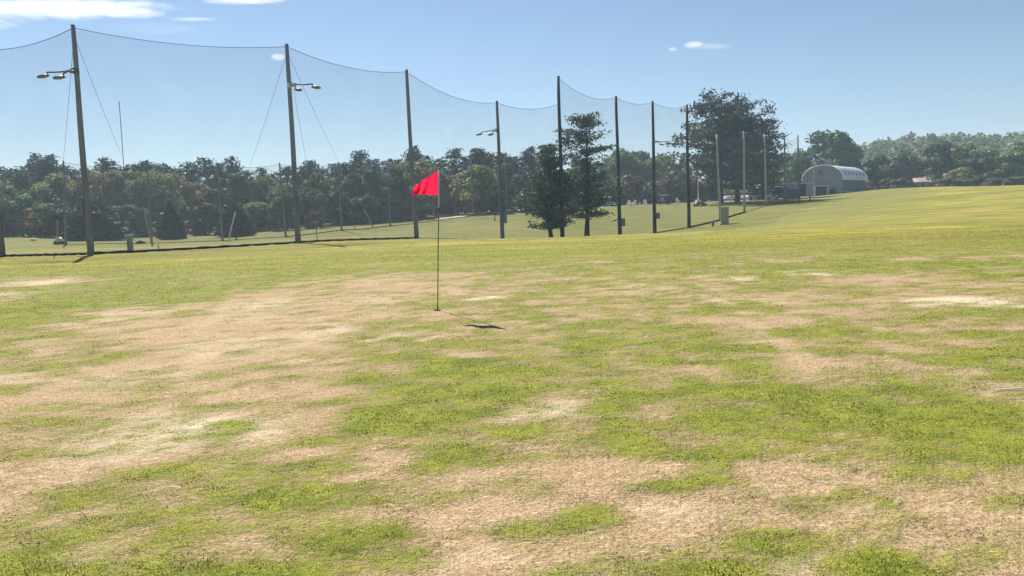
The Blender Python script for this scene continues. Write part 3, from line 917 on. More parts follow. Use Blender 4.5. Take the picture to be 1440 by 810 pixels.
def lamp_head(o, parent, end, dirx, diry, s=1.0):
    hb = MB()
    a = Vector(end); dd = Vector((dirx, diry, 0)).normalized()
    z = Vector((0, 0, 1))
    hb.tube([a + z * .02, a - z * .16 * s], .035 * s, 8)
    q = [a - z * .16 * s - dd * .08 * s, a - z * .20 * s + dd * .12 * s, a - z * .24 * s + dd * .36 * s, a - z * .27 * s + dd * .52 * s]
    hb.tube(q, [.06 * s, .10 * s, .11 * s, .05 * s], 10)
    h = hb.build('lamp_head', M['lamp'], parent)
    lb = MB(); lb.box(tuple(a - z * .32 * s + dd * .26 * s), (.26 * s, .14 * s, .025 * s), math.atan2(diry, dirx), bev=.01)
    lb.build('lens', M['lens'], h)


def net_pole(key, bx, by, tx, ty, d, r, mat, label, group, name='net_pole', rt_=.62):
    b = P(bx, by, d); z = gz(b.x, d)
    t = P(tx, ty, d)
    root = empty(name, (b.x, d, z), label, 'pole', group)
    H = t.z - z; dx = (t.x - b.x)
    mb = MB(); K = 9; pts = []; rs = []
    for i in range(K):
        u = i / (K - 1)
        pts.append((dx * u + .04 * math.sin(u * 5 + bx) * (u * (1 - u)) * 4 * r * 4, .0, -.3 + (H + .3) * u)); rs.append(r * (1 - (1 - rt_) * u))
    mb.tube(pts, rs, 14); mb.build('shaft', M[mat], root)
    POLE[key] = dict(root=root, base=Vector((b.x, d, z)), top=Vector((t.x, d, t.z)), H=H, dx=dx, d=d, r=r)
    return POLE[key]


def at_pole(p, py):
    """height above the pole foot of a place seen at row py"""
    b = p['base']; lo, hi = 0, p['H']
    for _ in range(30):
        m = (lo + hi) / 2
        if px_of(b.x + p['dx'] * m / p['H'], b.y, b.z + m)[1] > py: lo = m
        else: hi = m
    return lo


def box_on(p, py0, py1, side, w=.42, mat='box'):
    z0, z1 = at_pole(p, py1), at_pole(p, py0); zc = (z0 + z1) / 2; x = p['dx'] * zc / p['H'] + side * (p['r'] + w / 2 - .05)
    mb = MB(); mb.box((x, -.04, zc), (w, .3, z1 - z0), bev=.03); b = mb.build('junction_box', M[mat], p['root'])
    mb = MB(); mb.box((x + side * .05, -.205, zc - (z1 - z0) * .1), (.05, .025, .12)); mb.build('latch', M['arm'], b)


def arms(p, py, sgn, L, short, s=1.0, band=False, slope=.0):
    z = at_pole(p, py); x0 = p['dx'] * z / p['H']
    mb = MB()
    e = (x0 + sgn * L, -.15, z - slope)
    mb.tube([(x0, 0, z + .25 * s), (x0 + sgn * L * .35, -.05, z + .04), (x0 + sgn * L * .6, -.1, z), e], .045 * s, 8)
    mb.tube([(x0, 0, z - .12), (x0 + sgn * L * .3, -.05, z + .02)], .035 * s, 6)
    a = mb.build('lamp_arm', M['arm'], p['root'])
    lamp_head(None, a, e, sgn, -.2, s)
    mb = MB(); e2 = (x0 + sgn * short, -.5, z - .18 * s)
    mb.tube([(x0, 0, z - .05), (x0 + sgn * short * .5, -.3, z + .02 * s), e2], .045 * s, 8)
    a2 = mb.build('lamp_arm', M['arm'], p['root'])
    lamp_head(None, a2, e2, sgn, -.6, s)
    mb = MB(); rad = p['r'] * (1 - .38 * z / p['H']) + .012
    mb.tube([(x0, 0, z - .14), (x0, 0, z + .14)], rad, 12); mb.build('clamp_band', M['band' if band else 'arm'], p['root'])


GP = 'tall poles carrying the range net'
net_pole('p0', 3, 361, -24, 66, 43, .19, 'wood', 'weathered wooden pole cut off by the left edge of the photo', GP)
net_pole('p1', 128, 358, 102.5, 35, 42, .185, 'wood2', 'weathered grey wooden pole with lamps reaching left, nearest pole at left', GP)
net_pole('p2', 419.5, 342, 403, 62, 48.3, .19, 'wood2', 'weathered grey pole with lamps reaching right and a white band', GP)
net_pole('p3', 586, 336, 571.5, 98, 57, .19, 'wood2', 'bare weathered grey pole standing just left of the red flag', GP)
net_pole('p4', 707, 337, 698.5, 142, 70, .20, 'wood', 'grey wooden pole with two lamps reaching left, right of the red flag', GP)
net_pole('p5', 791, 335, 785, 107, 72.7, .22, 'dark_wood', 'first and tallest dark pole, standing between the two loose pines', GP)
net_pole('p6', 872, 332, 866, 135, 83.8, .23, 'dark_wood', 'second dark pole, right of the open layered pine, box at right', GP)
net_pole('p7', 921, 330, 917.5, 142, 88, .23, 'dark_wood', 'third dark pole, with small lamps reaching right high up', GP)
net_pole('p8', 969, 321, 966, 147, 92, .23, 'dark_wood', 'fourth dark pole, bare, just left of the big twin pines', GP)
GQ = 'slim grey poles in front of the big pines'
net_pole('q0', 1013, 310, 1008, 189, 97, .17, 'galv', 'slim grey pole rising behind the tan utility box', GQ)
net_pole('q1', 1047, 299, 1046, 185, 105, .16, 'galv', 'slim pale grey pole with a crossbar on top before the twin pines', GQ)
net_pole('q2', 1078, 290, 1075, 189, 118, .16, 'galv', 'slim grey pole with lamps, standing in the shade of the twin pines', GQ)
net_pole('q3', 1104, 286, 1103, 189, 122, .16, 'wood', 'slim dark grey pole left of the small gabled shed', GQ)
net_pole('q4', 1124, 283, 1122, 190, 127, .16, 'wood', 'slim dark grey pole right of the small gabled shed', GQ)
net_pole('q5', 1145, 278, 1144.5, 222, 158, .17, 'galv', 'short pale pole standing in front of the barn face', 'lone pole by the barn', name='utility_pole')
GF = 'slim poles at the far side of the range'
for k, bx, by, tx, ty, d, lab in [('f0', 92.5, 345, 89, 226, 75, 'faint far pole left of the leftmost lamp pole'), ('f1', 213, 342, 207, 232, 77, 'faint far pole behind the leaning tan stake'),
                                  ('f2', 313, 339, 305, 229, 80, 'far pole with small pale lamps beside the white leaning stake'), ('f3', 402, 334, 393, 229, 85, 'far pole just left of the second lamp pole'),
                                  ('f4', 480.5, 325, 476, 228, 90, 'far grey pole between the second lamp pole and the plain pole'), ('f5', 549, 318, 545, 232, 102, 'far grey pole with a small arm, just left of the plain pole'),
                                  ('f6', 611, 313, 608, 235, 112, 'far grey pole half hidden behind the red flag'), ('f7', 666, 304, 662, 225, 115, 'far grey pole standing by the sand bunker'), ('f8', 714, 299.5, 709, 222, 118, 'far pale grey pole close to the right of the third lamp pole')]:
    net_pole(k, bx, by, tx, ty, d, .13, 'wood2', lab, GF)

arms(POLE['p1'], 101, -1, 1.55, .45, 1.0)
arms(POLE['p2'], 120, 1, 1.55, .55, 1.0, band=True)
arms(POLE['p4'], 184, -1, 1.55, .5, .95, slope=.08)
arms(POLE['p7'], 200, 1, 1.7, .7, .9)
arms(POLE['p6'], 205, -1, 1.6, .6, .8)
arms(POLE['q2'], 205, 1, 1.0, .5, .8)
arms(POLE['f2'], 252, 1, .9, .3, .6); arms(POLE['f0'], 260, 1, .8, .3, .6); arms(POLE['f5'], 250, 1, .7, .3, .6)
mb = MB(); z = POLE['q1']['H']; mb.box((0, 0, z - .15), (1.1, .12, .12)); mb.build('crossbar', M['galv'], POLE['q1']['root'])
box_on(POLE['p1'], 277, 303, -1, .38); box_on(POLE['p2'], 279, 297, 1, .28)
box_on(POLE['p4'], 297, 314, 1, .34); box_on(POLE['p6'], 307, 318, 1, .42); box_on(POLE['p7'], 299, 308, 1, .42)
# bird-box bracket on the second dark pole
p = POLE['p6']; z = at_pole(p, 309); mb = MB()
mb.tube([(-.1, -.1, z + .12), (-.55, -.2, z - .05), (-1.0, -.25, z - .2)], [.05, .07, .02], 8); mb.build('bracket', M['dark_wood'], p['root'])


def guy(p, start, endpt):
    mb = MB(); b = p['base']
    mb.tube([Vector(start) - b, (Vector(start) + Vector(endpt)) / 2 - b + Vector((0, 0, -.15)), Vector(endpt) - b], .012, 5, False)
    mb.build('guy_wire', M['cable'], p['root'])


for key, z0, e in [('p1', .6, P(170, 216, 78)), ('p1', .6, POLE['f0']['top']), ('p2', .5, P(352, 232, 80)), ('p2', .5, POLE['f4']['top']), ('p2', .5, P(431, 228, 82))]:
    p = POLE[key]; guy(p, p['top'] - Vector((0, 0, z0)), e)


def net_panel(a, b, sag, label, mat='net', za=0.15, zb=0.15, a_drop=0, cable=.016, group='spans of the range net', gapb=.0):
    A, B = POLE[a], POLE[b]
    ta = A['top'] - Vector((0, 0, za)); tb = B['top'] - Vector((0, 0, zb))
    n = 28; m = 8
    vs = []; top = []; bot = []
    org = A['base']
    for i in range(n + 1):
        u = i / n
        t = ta.lerp(tb, u); t.z -= sag * 4 * u * (1 - u)
        g = A['base'].lerp(B['base'], u); g.z = gz(g.x, g.y) + gapb + .03
        top.append(t - org); bot.append(g - org)
        for j in range(m + 1):
            v = j / m
            q = g.lerp(t, v)
            q.y += .25 * math.sin(u * math.pi) * math.sin(v * math.pi)
            vs.append(q - org)
    root = empty('range_net', org, label, 'net', group)
    fs = [(i * (m + 1) + j, (i + 1) * (m + 1) + j, (i + 1) * (m + 1) + j + 1, i * (m + 1) + j + 1) for i in range(n) for j in range(m)]
    mb = MB(); mb.add(vs, fs, True); mb.build('netting', M[mat], root)
    mb = MB(); mb.tube(top, cable, 6); mb.build('top_cable', M['cable'], root)
    return root, bot


def hem(root, bot, r):
    mb = MB(); mb.tube([Vector(p) + Vector((0, 0, r * .6 + 0.015 * math.sin(i * 1.9))) for i, p in enumerate(bot)], [r * (1 + .25 * math.sin(i * 2.3)) for i in range(len(bot))], 8)
    mb.build('bottom_hem', M['hem'], root)


root, bot = net_panel('p0', 'p1', .35, 'net span running off the left edge of the photo'); hem(root, bot, .07)
root, bot = net_panel('p1', 'p2', .42, 'widest net span, between the two left lamp poles'); hem(root, bot, .075)
root, bot = net_panel('p2', 'p3', .55, 'net span between the second lamp pole and the plain pole'); hem(root, bot, .07)
root, bot = net_panel('p3', 'p4', .75, 'net span behind the red flag, ending at the third lamp pole'); hem(root, bot, .02)
zb5 = POLE['p5']['H'] - at_pole(POLE['p5'], 146)
net_panel('p4', 'p5', .55, 'low net span behind the bushy pine, ending at the tallest dark pole', zb=zb5)
net_panel('p5', 'p6', .9, 'highest net span, in front of the open layered pine')
root, bot = net_panel('p6', 'p7', .45, 'narrow net span between the second and third dark poles'); hem(root, bot, .02)
root, bot = net_panel('p7', 'p8', .45, 'narrow net span between the third and fourth dark poles'); hem(root, bot, .06)
root, bot = net_panel('p8', 'q0', .5, 'net span from the last dark pole to the tan utility box', 'net_far', zb=.1); hem(root, bot, .11)
root, bot = net_panel('q0', 'q1', .5, 'net span from the tan utility box to the crossbar pole', 'net_far'); hem(root, bot, .11)
root, bot = net_panel('q1', 'q2', .9, 'net span in front of the twin pines, right of the crossbar pole', 'net_far'); hem(root, bot, .03)
root, bot = net_panel('q2', 'q3', 1.3, 'net span hanging right of the twin pines, against the sky', 'net_far'); hem(root, bot, .03)
root, bot = net_panel('q3', 'q4', .8, 'narrowest net span, above the small gabled shed', 'net_far'); hem(root, bot, .07)
for a, b, s, lab, hr in [('f0', 'f1', .3, 'far net span behind the leftmost lamp pole', .03), ('f1', 'f2', .3, 'far net span behind the pointed cone evergreen', .03), ('f2', 'f3', .35, 'far net span with its edge just above the wood, left of second lamp pole', .03),
                         ('f3', 'f4', .3, 'far net span crossing behind the second lamp pole', .05), ('f4', 'f5', .3, 'far net span ending at the far pole with a small arm', .06), ('f5', 'f6', .4, 'far net span passing behind the plain pole', .05), ('f6', 'f7', .4, 'far net span behind the red flag and sand bunker', .03)]:
    root, bot = net_panel(a, b, s, lab, 'net_far', cable=.018, group='spans of the far net'); hem(root, bot, hr)

# ------------------------------------------------------------------ golf pin
gzp = ctrl[[i for i, c in enumerate(ctrl) if abs(c[1] - 11.4) < 1e-6][0]]
bp_ = P(615, 436, 11.4); bz = gz(bp_.x, 11.4)
tp_ = P(617.3, 239, 11.4)
root = empty('golf_flagstick', (bp_.x, 11.4, bz), 'thin flagstick with a red flag, standing in the hole of the green', 'golf flag')
dx = tp_.x - bp_.x; H = tp_.z - bz
def sp(t): return (dx * t, 0, H * t)
mb = MB(); mb.tube([(0, 0, -.1), sp(.72)], .008, 10); mb.build('lower_pole', M['pin_dark'], root)
mb = MB(); mb.tube([sp(.72), sp(1)], .0125, 10); mb.build('upper_pole', M['pin_light'], root)
mb = MB(); mb.tube([sp(.715), sp(.735)], .016, 10); mb.tube([sp(.44), sp(.452)], .0095, 10); mb.tube([sp(1), sp(1.006)], .014, 10); mb.build('ferrule', M['pin_dark'], root)
# flag: hoist on the stick, blown to the left and drooping
nu, nv = 26, 14; vs = []
wl = 37.5 / F * 11.4; hh = 34 / F * 11.4
for i in range(nu + 1):
    u = i / nu
    for j in range(nv + 1):
        v = j / nv                                       # 0 top, 1 bottom
        topz = -hh * (.02 + .66 * u ** 1.15)
        botz = -hh * (1.0 + .03 * math.sin(u * 7) - .035 * u)
        zz = topz + (botz - topz) * v
        x = -wl * u * (1 - .03 * math.sin(v * 3.1)) 
        y = (.075 * math.sin(u * 8 + v * 2.6) + .05 * math.sin(u * 17 - v * 5 + 1) * u + .02 * math.sin(u * 31 + v * 9)) * u ** .8 + .05 * u
        hx_ = dx * (1 + zz / H)
        vs.append((hx_ + x, y, H + zz))
fs = [(i * (nv + 1) + j, i * (nv + 1) + j + 1, (i + 1) * (nv + 1) + j + 1, (i + 1) * (nv + 1) + j) for i in range(nu) for j in range(nv)]
mb = MB(); mb.add(vs, fs, True); mb.build('flag', M['flag'], root)
mb = MB(); ring = [(.054 * math.cos(a * math.pi / 12), .054 * math.sin(a * math.pi / 12)) for a in range(24)]
vs = [(x, y, .006) for x, y in ring] + [(x * 1.12, y * 1.12, .009) for x, y in ring]
mb.add(vs, [tuple(range(24))] + [(k, (k + 1) % 24, 24 + (k + 1) % 24, 24 + k) for k in range(24)])
o = mb.build('hole_cup', M['hem'], None, (bp_.x, 11.4, bz + .006)); tag(o, 'dark round hole in the turf at the foot of the flagstick', 'golf hole')  # flat dark disc on the turf; the hole's inner shade is painted in


# ------------------------------------------------------------------ stakes, posts, boxes
def stake(name, b, t, d, r, mat, label, cat='stake', group=None):
    B = P(*b, d); T = P(*t, d); z = gz(B.x, d)
    mb = MB(); mb.tube([(0, 0, -.1), ((T.x - B.x) * .5, .01, (T.z - z) * .5), (T.x - B.x, 0, T.z - z)], [r, r * .95, r * .9], 8)
    o = mb.build(name, M[mat], None, (B.x, d, z)); tag(o, label, cat, group); return o


GS = 'stakes standing about the range'
stake('stake', (76, 367), (76, 358), 37, .022, 'hem', 'short dark peg in the grass, left of the leftmost lamp pole', group=GS)
stake('stake', (80, 341), (81, 309), 76, .07, 'stake', 'upright tan stake beside the small white hooded machine', group=GS)
stake('stake', (214, 337), (203, 300), 62, .07, 'stake', 'tan stake leaning left, between grey post and pointed evergreen', group=GS)
stake('stake', (224, 354), (222, 344), 44.5, .03, 'hem', 'short dark peg at the net foot, right of the grey post', group=GS)
stake('stake', (320, 331), (331, 298), 79, .07, 'white', 'white stake leaning right in front of a dark evergreen', group=GS)
stake('stake', (525, 317), (512, 295), 100, .09, 'stake', 'tan stake leaning left, left of the plain pole', group=GS)
stake('stake', (332, 338), (332, 326), 82, .09, 'hem', 'dark thick stub under the small rounded evergreen', group=GS)
stake('stake', (696, 308), (695.5, 301), 104, .07, 'hem', 'short dark peg on the slope left of the third lamp pole', group=GS)
stake('stake', (499, 324), (498.5, 318), 92, .06, 'stake', 'short tan peg on grass, right of the far grey pole', group=GS)
# T-topped marker
B = P(447, 344, 50); z = gz(B.x, 50); T = P(444, 311, 50).z - z
root = empty('marker_post', (B.x, 50, z), 'thin tan marker post with short crosspiece, right of the second lamp pole', 'marker post')
mb = MB(); mb.tube([(0, 0, -.1), (-.08, 0, T)], .03, 8); mb.build('post', M['stake'], root)
mb = MB(); mb.box((-.08, -.04, T - .04), (.42, .03, .12)); mb.build('crosspiece', M['stake'], root)
# grey square post with cap
B = P(184, 357, 43.5); z = gz(B.x, 43.5); H = P(182.5, 329.5, 43.5).z - z
root = empty('grey_post', (B.x, 43.5, z), 'stout square grey post with a flat cap, right of the leftmost lamp pole', 'post')
mb = MB(); mb.box((0, 0, H / 2 - .1), (.26, .26, H + .1 - .2), bev=.02); mb.build('post', M['galv'], root)
mb = MB(); mb.box((-.03, 0, H - .12), (.38, .36, .22), bev=.03); mb.build('cap', M['pale_metal'], root)
# tan utility box and its little post
B = P(1019, 318, 90); z = gz(B.x, 90); H = P(1019, 291, 90).z - z
root = empty('utility_box', (B.x, 90, z), 'tall tan utility box standing on the grass at the bend of the net', 'utility box', rz=-.25)
mb = MB(); mb.box((0, 0, .06), (1.12, 1.1, .12), bev=.02); mb.build('plinth', M['concrete'], root)
mb = MB(); mb.box((0, 0, .12 + (H - .24) / 2), (.94, .9, H - .24), bev=.03); b = mb.build('cabinet', M['tanbox'], root)
mb = MB(); mb.box((-.03, -.465, H * .5), (.72, .03, H * .62), bev=.008); dr = mb.build('door', M['tanbox'], b)
mb = MB(); mb.box((0, 0, H - .06), (1.06, 1.02, .12), bev=.03); mb.build('lid', M['concrete'], root)
stake('post', (1002.5, 320), (1003, 310), 90, .16, 'wood', 'short stubby grey post left of the tan utility box', 'post')
stake('post', (1139, 284), (1139, 276), 128, .12, 'hem', 'short dark post on the grass in front of the barn', 'post')
stake('antenna_mast', (178, 300), (167.5, 142), 108, .055, 'arm', 'thin tilted mast rising high above the wood at left', 'mast')


def cart(name, px, py, d, label, rz, body, group='golf carts by the road'):
    B = P(px, py, d); z = gz(B.x, d)
    root = empty(name, (B.x, d, z + .02), label, 'golf cart', group, rz)
    mb = MB(); mb.box((0, 0, .45), (1.2, 2.2, .3), bev=.08); mb.box((0, -.85, .66), (1.1, .5, .3), bev=.1); mb.box((0, .75, .7), (1.15, .7, .35), bev=.06); b = mb.build('body', M[body], root)
    mb = MB(); mb.box((0, 0, 1.84), (1.25, 1.75, .09), bev=.04); mb.build('roof', M['white'], root)
    mb = MB()
    for sx in (-.55, .55):
        for y0, y1 in ((-.75, -.7), (.75, .75)): mb.tube([(sx, y0, .7), (sx, y1, 1.8)], .025, 6)
    mb.build('roof_frame', M['black'], root)
    mb = MB(); mb.box((0, .2, .85), (1.05, .5, .12), bev=.04); mb.box((0, .45, 1.1), (1.05, .1, .45), bev=.03); mb.build('seat', M['white'], root)
    for sx in (-.55, .55):
        for sy in (-.8, .75):
            mb = MB(); mb.tube([(sx - .09, sy, .24), (sx + .09, sy, .24)], .24, 12); mb.build('wheel', M['black'], root)


def chair(px, py, d, label, rz, group='white chairs along the road'):
    B = P(px, py, d); z = gz(B.x, d)
    root = empty('garden_chair', (B.x, d, z + .03), label, 'chair', group, rz)
    mb = MB(); mb.box((0, 0, .4), (.6, .55, .06), M=Matrix.Rotation(R(8), 3, 'X')); mb.build('seat', M['white'], root)
    mb = MB()
    for k in range(5): mb.box((-.24 + k * .12, .34, .75), (.105, .03, .85 - .05 * abs(k - 2)), M=Matrix.Rotation(R(-18), 3, 'X'))
    mb.build('backrest', M['white'], root)
    for sx in (-.28, .28):
        mb = MB(); mb.box((sx, -.22, .3), (.06, .07, .6)); mb.build('leg', M['white'], root)
        mb = MB(); mb.box((sx, .26, .3), (.06, .07, .6)); mb.build('leg', M['white'], root)
        mb = MB(); mb.box((sx, .02, .63), (.12, .65, .04)); mb.build('armrest', M['white'], root)


def car(px, py, d, label, rz, col, kind='parked_car'):
    B = P(px, py, d); z = gz(B.x, d)
    root = empty(kind, (B.x, d, z + .02), label, 'car', 'cars parked by the range hut', rz)
    prof = [(-2.1, .35), (2.1, .35), (2.15, .75), (2.05, .92), (1.1, 1.0), (-2.0, 1.02), (-2.12, .8)]
    cab = [(-1.85, 1.0), (1.1, 1.0), (.4, 1.48), (-1.4, 1.52)]
    def ext(pr, w, w2=None):
        n = len(pr); mb = MB()
        w2 = w2 or w
        zs = [p[1] for p in pr]; lo, hi = min(zs), max(zs)
        f = lambda zz: w + (w2 - w) * (zz - lo) / (hi - lo)
        vs = [(-f(b), a, b) for a, b in pr] + [(f(b), a, b) for a, b in pr]
        mb.add(vs, [tuple(range(n)), tuple(range(2 * n - 1, n - 1, -1))] + [((k + 1) % n, k, n + k, n + (k + 1) % n) for k in range(n)]); return mb
    ext(prof, .9).build('body', M[col], root)
    ext(cab, .85, .68).build('cabin', M['glassy'], root)
    mb = MB(); mb.box((0, -.5, 1.53), (1.3, 1.75, .05), bev=.02); mb.build('roof', M[col], root)
    for sx in (-.82, .82):
        for sy in (-1.3, 1.35):
            mb = MB(); mb.tube([(sx - .1, sy, .33), (sx + .1, sy, .33)], .33, 14); mb.build('wheel', M['black'], root)
    for sx in (-.62, .62):
        mb = MB(); mb.box((sx, 2.13, .72), (.36, .08, .16), bev=.02); mb.build('headlight', M['lens'], root)


cart('golf_cart', 857, 289, 142, 'pale golf cart parked by the road, left of the second dark pole', .9, 'white')
cart('golf_cart', 934, 285, 144, 'dark golf cart with white roof, right of the third dark pole', 1.3, 'black')
cart('golf_cart', 1086, 277, 146, 'white golf cart standing before the dark range hut', 1.1, 'white')
chair(886, 289, 141, 'white chair by the road, left one of the pair past second dark pole', 2.6)
chair(891.5, 289, 142, 'white chair by the road, right one of the pair past second dark pole', 3.6)
chair(907, 288, 142, 'white chair alone by the road, just left of the third dark pole', 3.0)
chair(953.5, 285.5, 143, 'white chair by the road, just left of the fourth dark pole', 2.4)
chair(1029.5, 282, 143, 'white chair beside the thick trunk of the right twin pine', 2.9)
car(1000, 280, 152, 'dark parked car beyond the flagpole, left of the twin pines', 1.5, 'black')
car(1024, 279, 150, 'small white parked car facing the field, between the twin pine trunks', 3.1, 'white')
car(1056, 278, 150, 'white parked car partly hidden behind the crossbar pole', 2.2, 'white')

# national flag hanging on a white flagpole
B = P(982, 284, 143); z = gz(B.x, 143); H = P(981.5, 228, 143).z - z
root = empty('flagpole', (B.x, 143, z), 'white flagpole with a drooping striped flag, between last dark pole and twin pines', 'flagpole')
mb = MB(); mb.tube([(0, 0, -.1), (0, 0, H)], [.11, .06], 10); mb.build('pole', M['white'], root)
mb = MB(); mb.tube([(0, 0, H), (0, 0, H + .1), (0, 0, H + .2)], [.03, .1, .02], 10); mb.build('finial', M['stake'], root)
mb = MB(); mb.box((0, 0, .3), (.9, .9, .7), bev=.05); mb.build('plinth', M['white'], root)
zf = P(981.5, 250, 143).z - z
flag = None
for k in range(5):
    mb = MB(); vs = []
    n = 12
    for i in range(n + 1):
        u = i / n
        for s_ in (0, 1):
            v = (k + s_) / 5
            vs.append((.07 + .95 * u, .12 * math.sin(u * 8), zf - .45 * u - .62 * v * (1 - .25 * u)))
    mb.add(vs, [(2 * i, 2 * i + 1, 2 * i + 3, 2 * i + 2) for i in range(n)], True)
    o = mb.build('flag' if flag is None else 'stripe', M['flag_white' if k % 2 == 0 else 'flag'], root if flag is None else flag)
    if flag is None: flag = o

# low things on the far grass
B = P(985, 294, 128); z = gz(B.x, 128)
root = empty('log_pile', (B.x, 128, z), 'low pile of dark logs with a pale one, on grass before the flagpole', 'log pile')
for k, (x, y, r, L, a, m) in enumerate([(-.6, 0, .2, 1.3, .3, 'bark'), (.55, .1, .22, 1.2, -.4, 'bark'), (0, -.3, .17, 1.1, .9, 'pale_metal'), (.1, .2, .2, 1.4, .1, 'bark')]):
    c, s = math.cos(a) * L / 2, math.sin(a) * L / 2; zz = r + (.3 if k == 3 else 0)
    mb = MB(); mb.tube([(x - c, y - s, zz), (x, y, zz + .03), (x + c, y + s, zz)], [r, r * .95, r * .85], 10); mb.build('log', M[m], root)
B = P(84, 342, 78); z = gz(B.x, 78)
root = empty('range_machine', (B.x, 78, z), 'small white hooded machine on the far grass near a tan stake', 'machine')
mb = MB(); mb.tube([(-.62, 0, .1), (-.35, 0, .38), (.1, 0, .5), (.45, 0, .38)], [.1, .24, .28, .12], 12); mb.build('hood', M['white'], root)
mb = MB(); mb.box((.05, -.1, .2), (.9, .6, .22), bev=.05); mb.build('base', M['black'], root)
for sx in (-.3, .35):
    mb = MB(); mb.tube([(sx, -.42, .14), (sx, .42, .14)], .14, 12); mb.build('wheel', M['black'], root)
B = P(46, 335, 92); z = gz(B.x, 92)
mb = MB(); mb.tube([(-.3, 0, .1), (-.15, 0, .2), (.15, 0, .2), (.3, 0, .1)], [.08, .17, .17, .08], 12)
tag(mb.build('tank', M['white'], None, (B.x, 92, z)), 'small white rounded tank at the foot of the wood, far left', 'tank')
B = P(198, 342, 74); z = gz(B.x, 74)
mb = MB(); mb.tube([(-.5, 0, .1), (-.1, .05, .2), (.5, -.03, .12)], [.08, .18, .07], 9)
tag(mb.build('log', M['bark'], None, (B.x, 74, z)), 'dark log on the far grass, right of the grey post', 'log')
B = P(1436, 548, 6.3)
r_ = ghit(1431, 548); z = gz(*r_)
mb = MB(); mb.tube([(-.22, 0, .012), (0, .012, .014), (.25, 0, .013)], .005, 8)
tag(mb.build('stick', M['white'], None, (r_[0] + .05, r_[1], z)), 'short white stick lying on the turf at the right edge', 'stick')

# ------------------------------------------------------------------ barn
A0 = P(1184.5, 276, 170); base = Vector((A0.x, 170, gz(A0.x, 170)))
axis = Vector((13.2, 16, 0)).normalized(); left = Vector((-axis.y, axis.x, 0))
rzb = math.atan2(axis.y, axis.x) - math.pi / 2             # local +Y along the ridge, +X to the right
Wb, Lb, Hw, Hr = 8.8, 21.0, 3.75, 6.9
ctr = base + left * Wb / 2
zb = min(gz(ctr.x, ctr.y), base.z)
barn = empty('arched_barn', (ctr.x, ctr.y, zb), 'grey arched barn with a bright ribbed curved roof and dark doorway', 'barn', rz=rzb)
NA = 28
arch = []
for i in range(NA + 1):
    a = math.pi * i / NA
    arch.append((-math.cos(a) * Wb / 2, Hw + math.sin(a) * (Hr - Hw)))


M['barn_face'] = simple('barn_face', (.235, .255, .28), .6, .10, .8, stretch=(3, 3, .15))
M['barn_side'] = simple('barn_side', (.13, .175, .19), .55, .12, .8, stretch=(1, 3, .15))
M['barn_roof'] = simple('barn_roof', (.74, .76, .78), .45, .10, 1.2, metal=.0, stretch=(.2, 4, .2))
M['barn_stripe'] = simple('barn_stripe', (.20, .23, .25), .5, .15, 2)
mb = MB()                                                # front gable with door and window openings, as strips
f = [(-Wb / 2, 0), (Wb / 2, 0)] + [(x, z) for x, z in arch[::-1]]
n = len(f)
mb.add([(x, 0, z) for x, z in f] + [(x, .25, z) for x, z in f], [tuple(range(n)), tuple(range(2 * n - 1, n - 1, -1))] + [((k + 1) % n, k, n + k, n + (k + 1) % n) for k in range(n)])
fr = mb.build('front_wall', M['barn_face'], barn)
mb = MB()
for k in range(int(Wb / .45)):
    x = -Wb / 2 + .3 + k * .45
    top = Hw + (Hr - Hw) * math.sqrt(max(0, 1 - (x / (Wb / 2)) ** 2)) - .12
    mb.box((x, -.02, top / 2), (.05, .04, top))
mb.build('rib', M['barn_face'], fr)
mb = MB()
mb.add([(x, Lb - .25, z) for x, z in f] + [(x, Lb, z) for x, z in f], [tuple(range(n)), tuple(range(2 * n - 1, n - 1, -1))] + [((k + 1) % n, k, n + k, n + (k + 1) % n) for k in range(n)])
mb.build('rear_wall', M['barn_face'], barn)
for sx in (-1, 1):
    mb = MB(); mb.box((sx * (Wb / 2 - .08), Lb / 2, Hw / 2 - .02), (.16, Lb - .54, Hw - .04))
    for k in range(int(Lb / .6)): mb.box((sx * (Wb / 2 + .02), .5 + k * .6, Hw / 2 + .2), (.04, .07, Hw - .5))
    sw = mb.build('side_wall', M['barn_side'], barn)
    mb = MB(); mb.box((sx * (Wb / 2 + .09), Lb / 2, .75), (.1, Lb - .3, .12)); mb.build('rail', M['barn_roof'], sw)
    mb = MB(); mb.box((sx * (Wb / 2 + .05), Lb / 2, .34), (.12, Lb - .2, .68)); mb.build('plinth', M['black'], sw)
mb = MB(); vs = []; ys = [-.35, Lb + .3]
ro = [(x * 1.035, z + .08 + .06 * math.sin(math.pi * i / NA)) for i, (x, z) in enumerate(arch)]
ro = [(ro[0][0], ro[0][1] - .3)] + ro + [(ro[-1][0], ro[-1][1] - .3)]
ri = [(x * .985, z - .07) for x, z in ro]
k = len(ro)
vs = [(x, ys[0], z) for x, z in ro] + [(x, ys[1], z) for x, z in ro] + [(x, ys[0], z) for x, z in ri] + [(x, ys[1], z) for x, z in ri]
fs = []
for i in range(k - 1):
    fs += [(i, i + 1, k + i + 1, k + i), (2 * k + i + 1, 2 * k + i, 3 * k + i, 3 * k + i + 1), (i + 1, i, 2 * k + i, 2 * k + i + 1), (k + i, k + i + 1, 3 * k + i + 1, 3 * k + i)]
fs += [(0, k, 3 * k, 2 * k), (k - 1, 3 * k - 1, 4 * k - 1, 2 * k - 1)]
mb.add(vs, fs, False); roof = mb.build('roof', M['barn_roof'], barn)
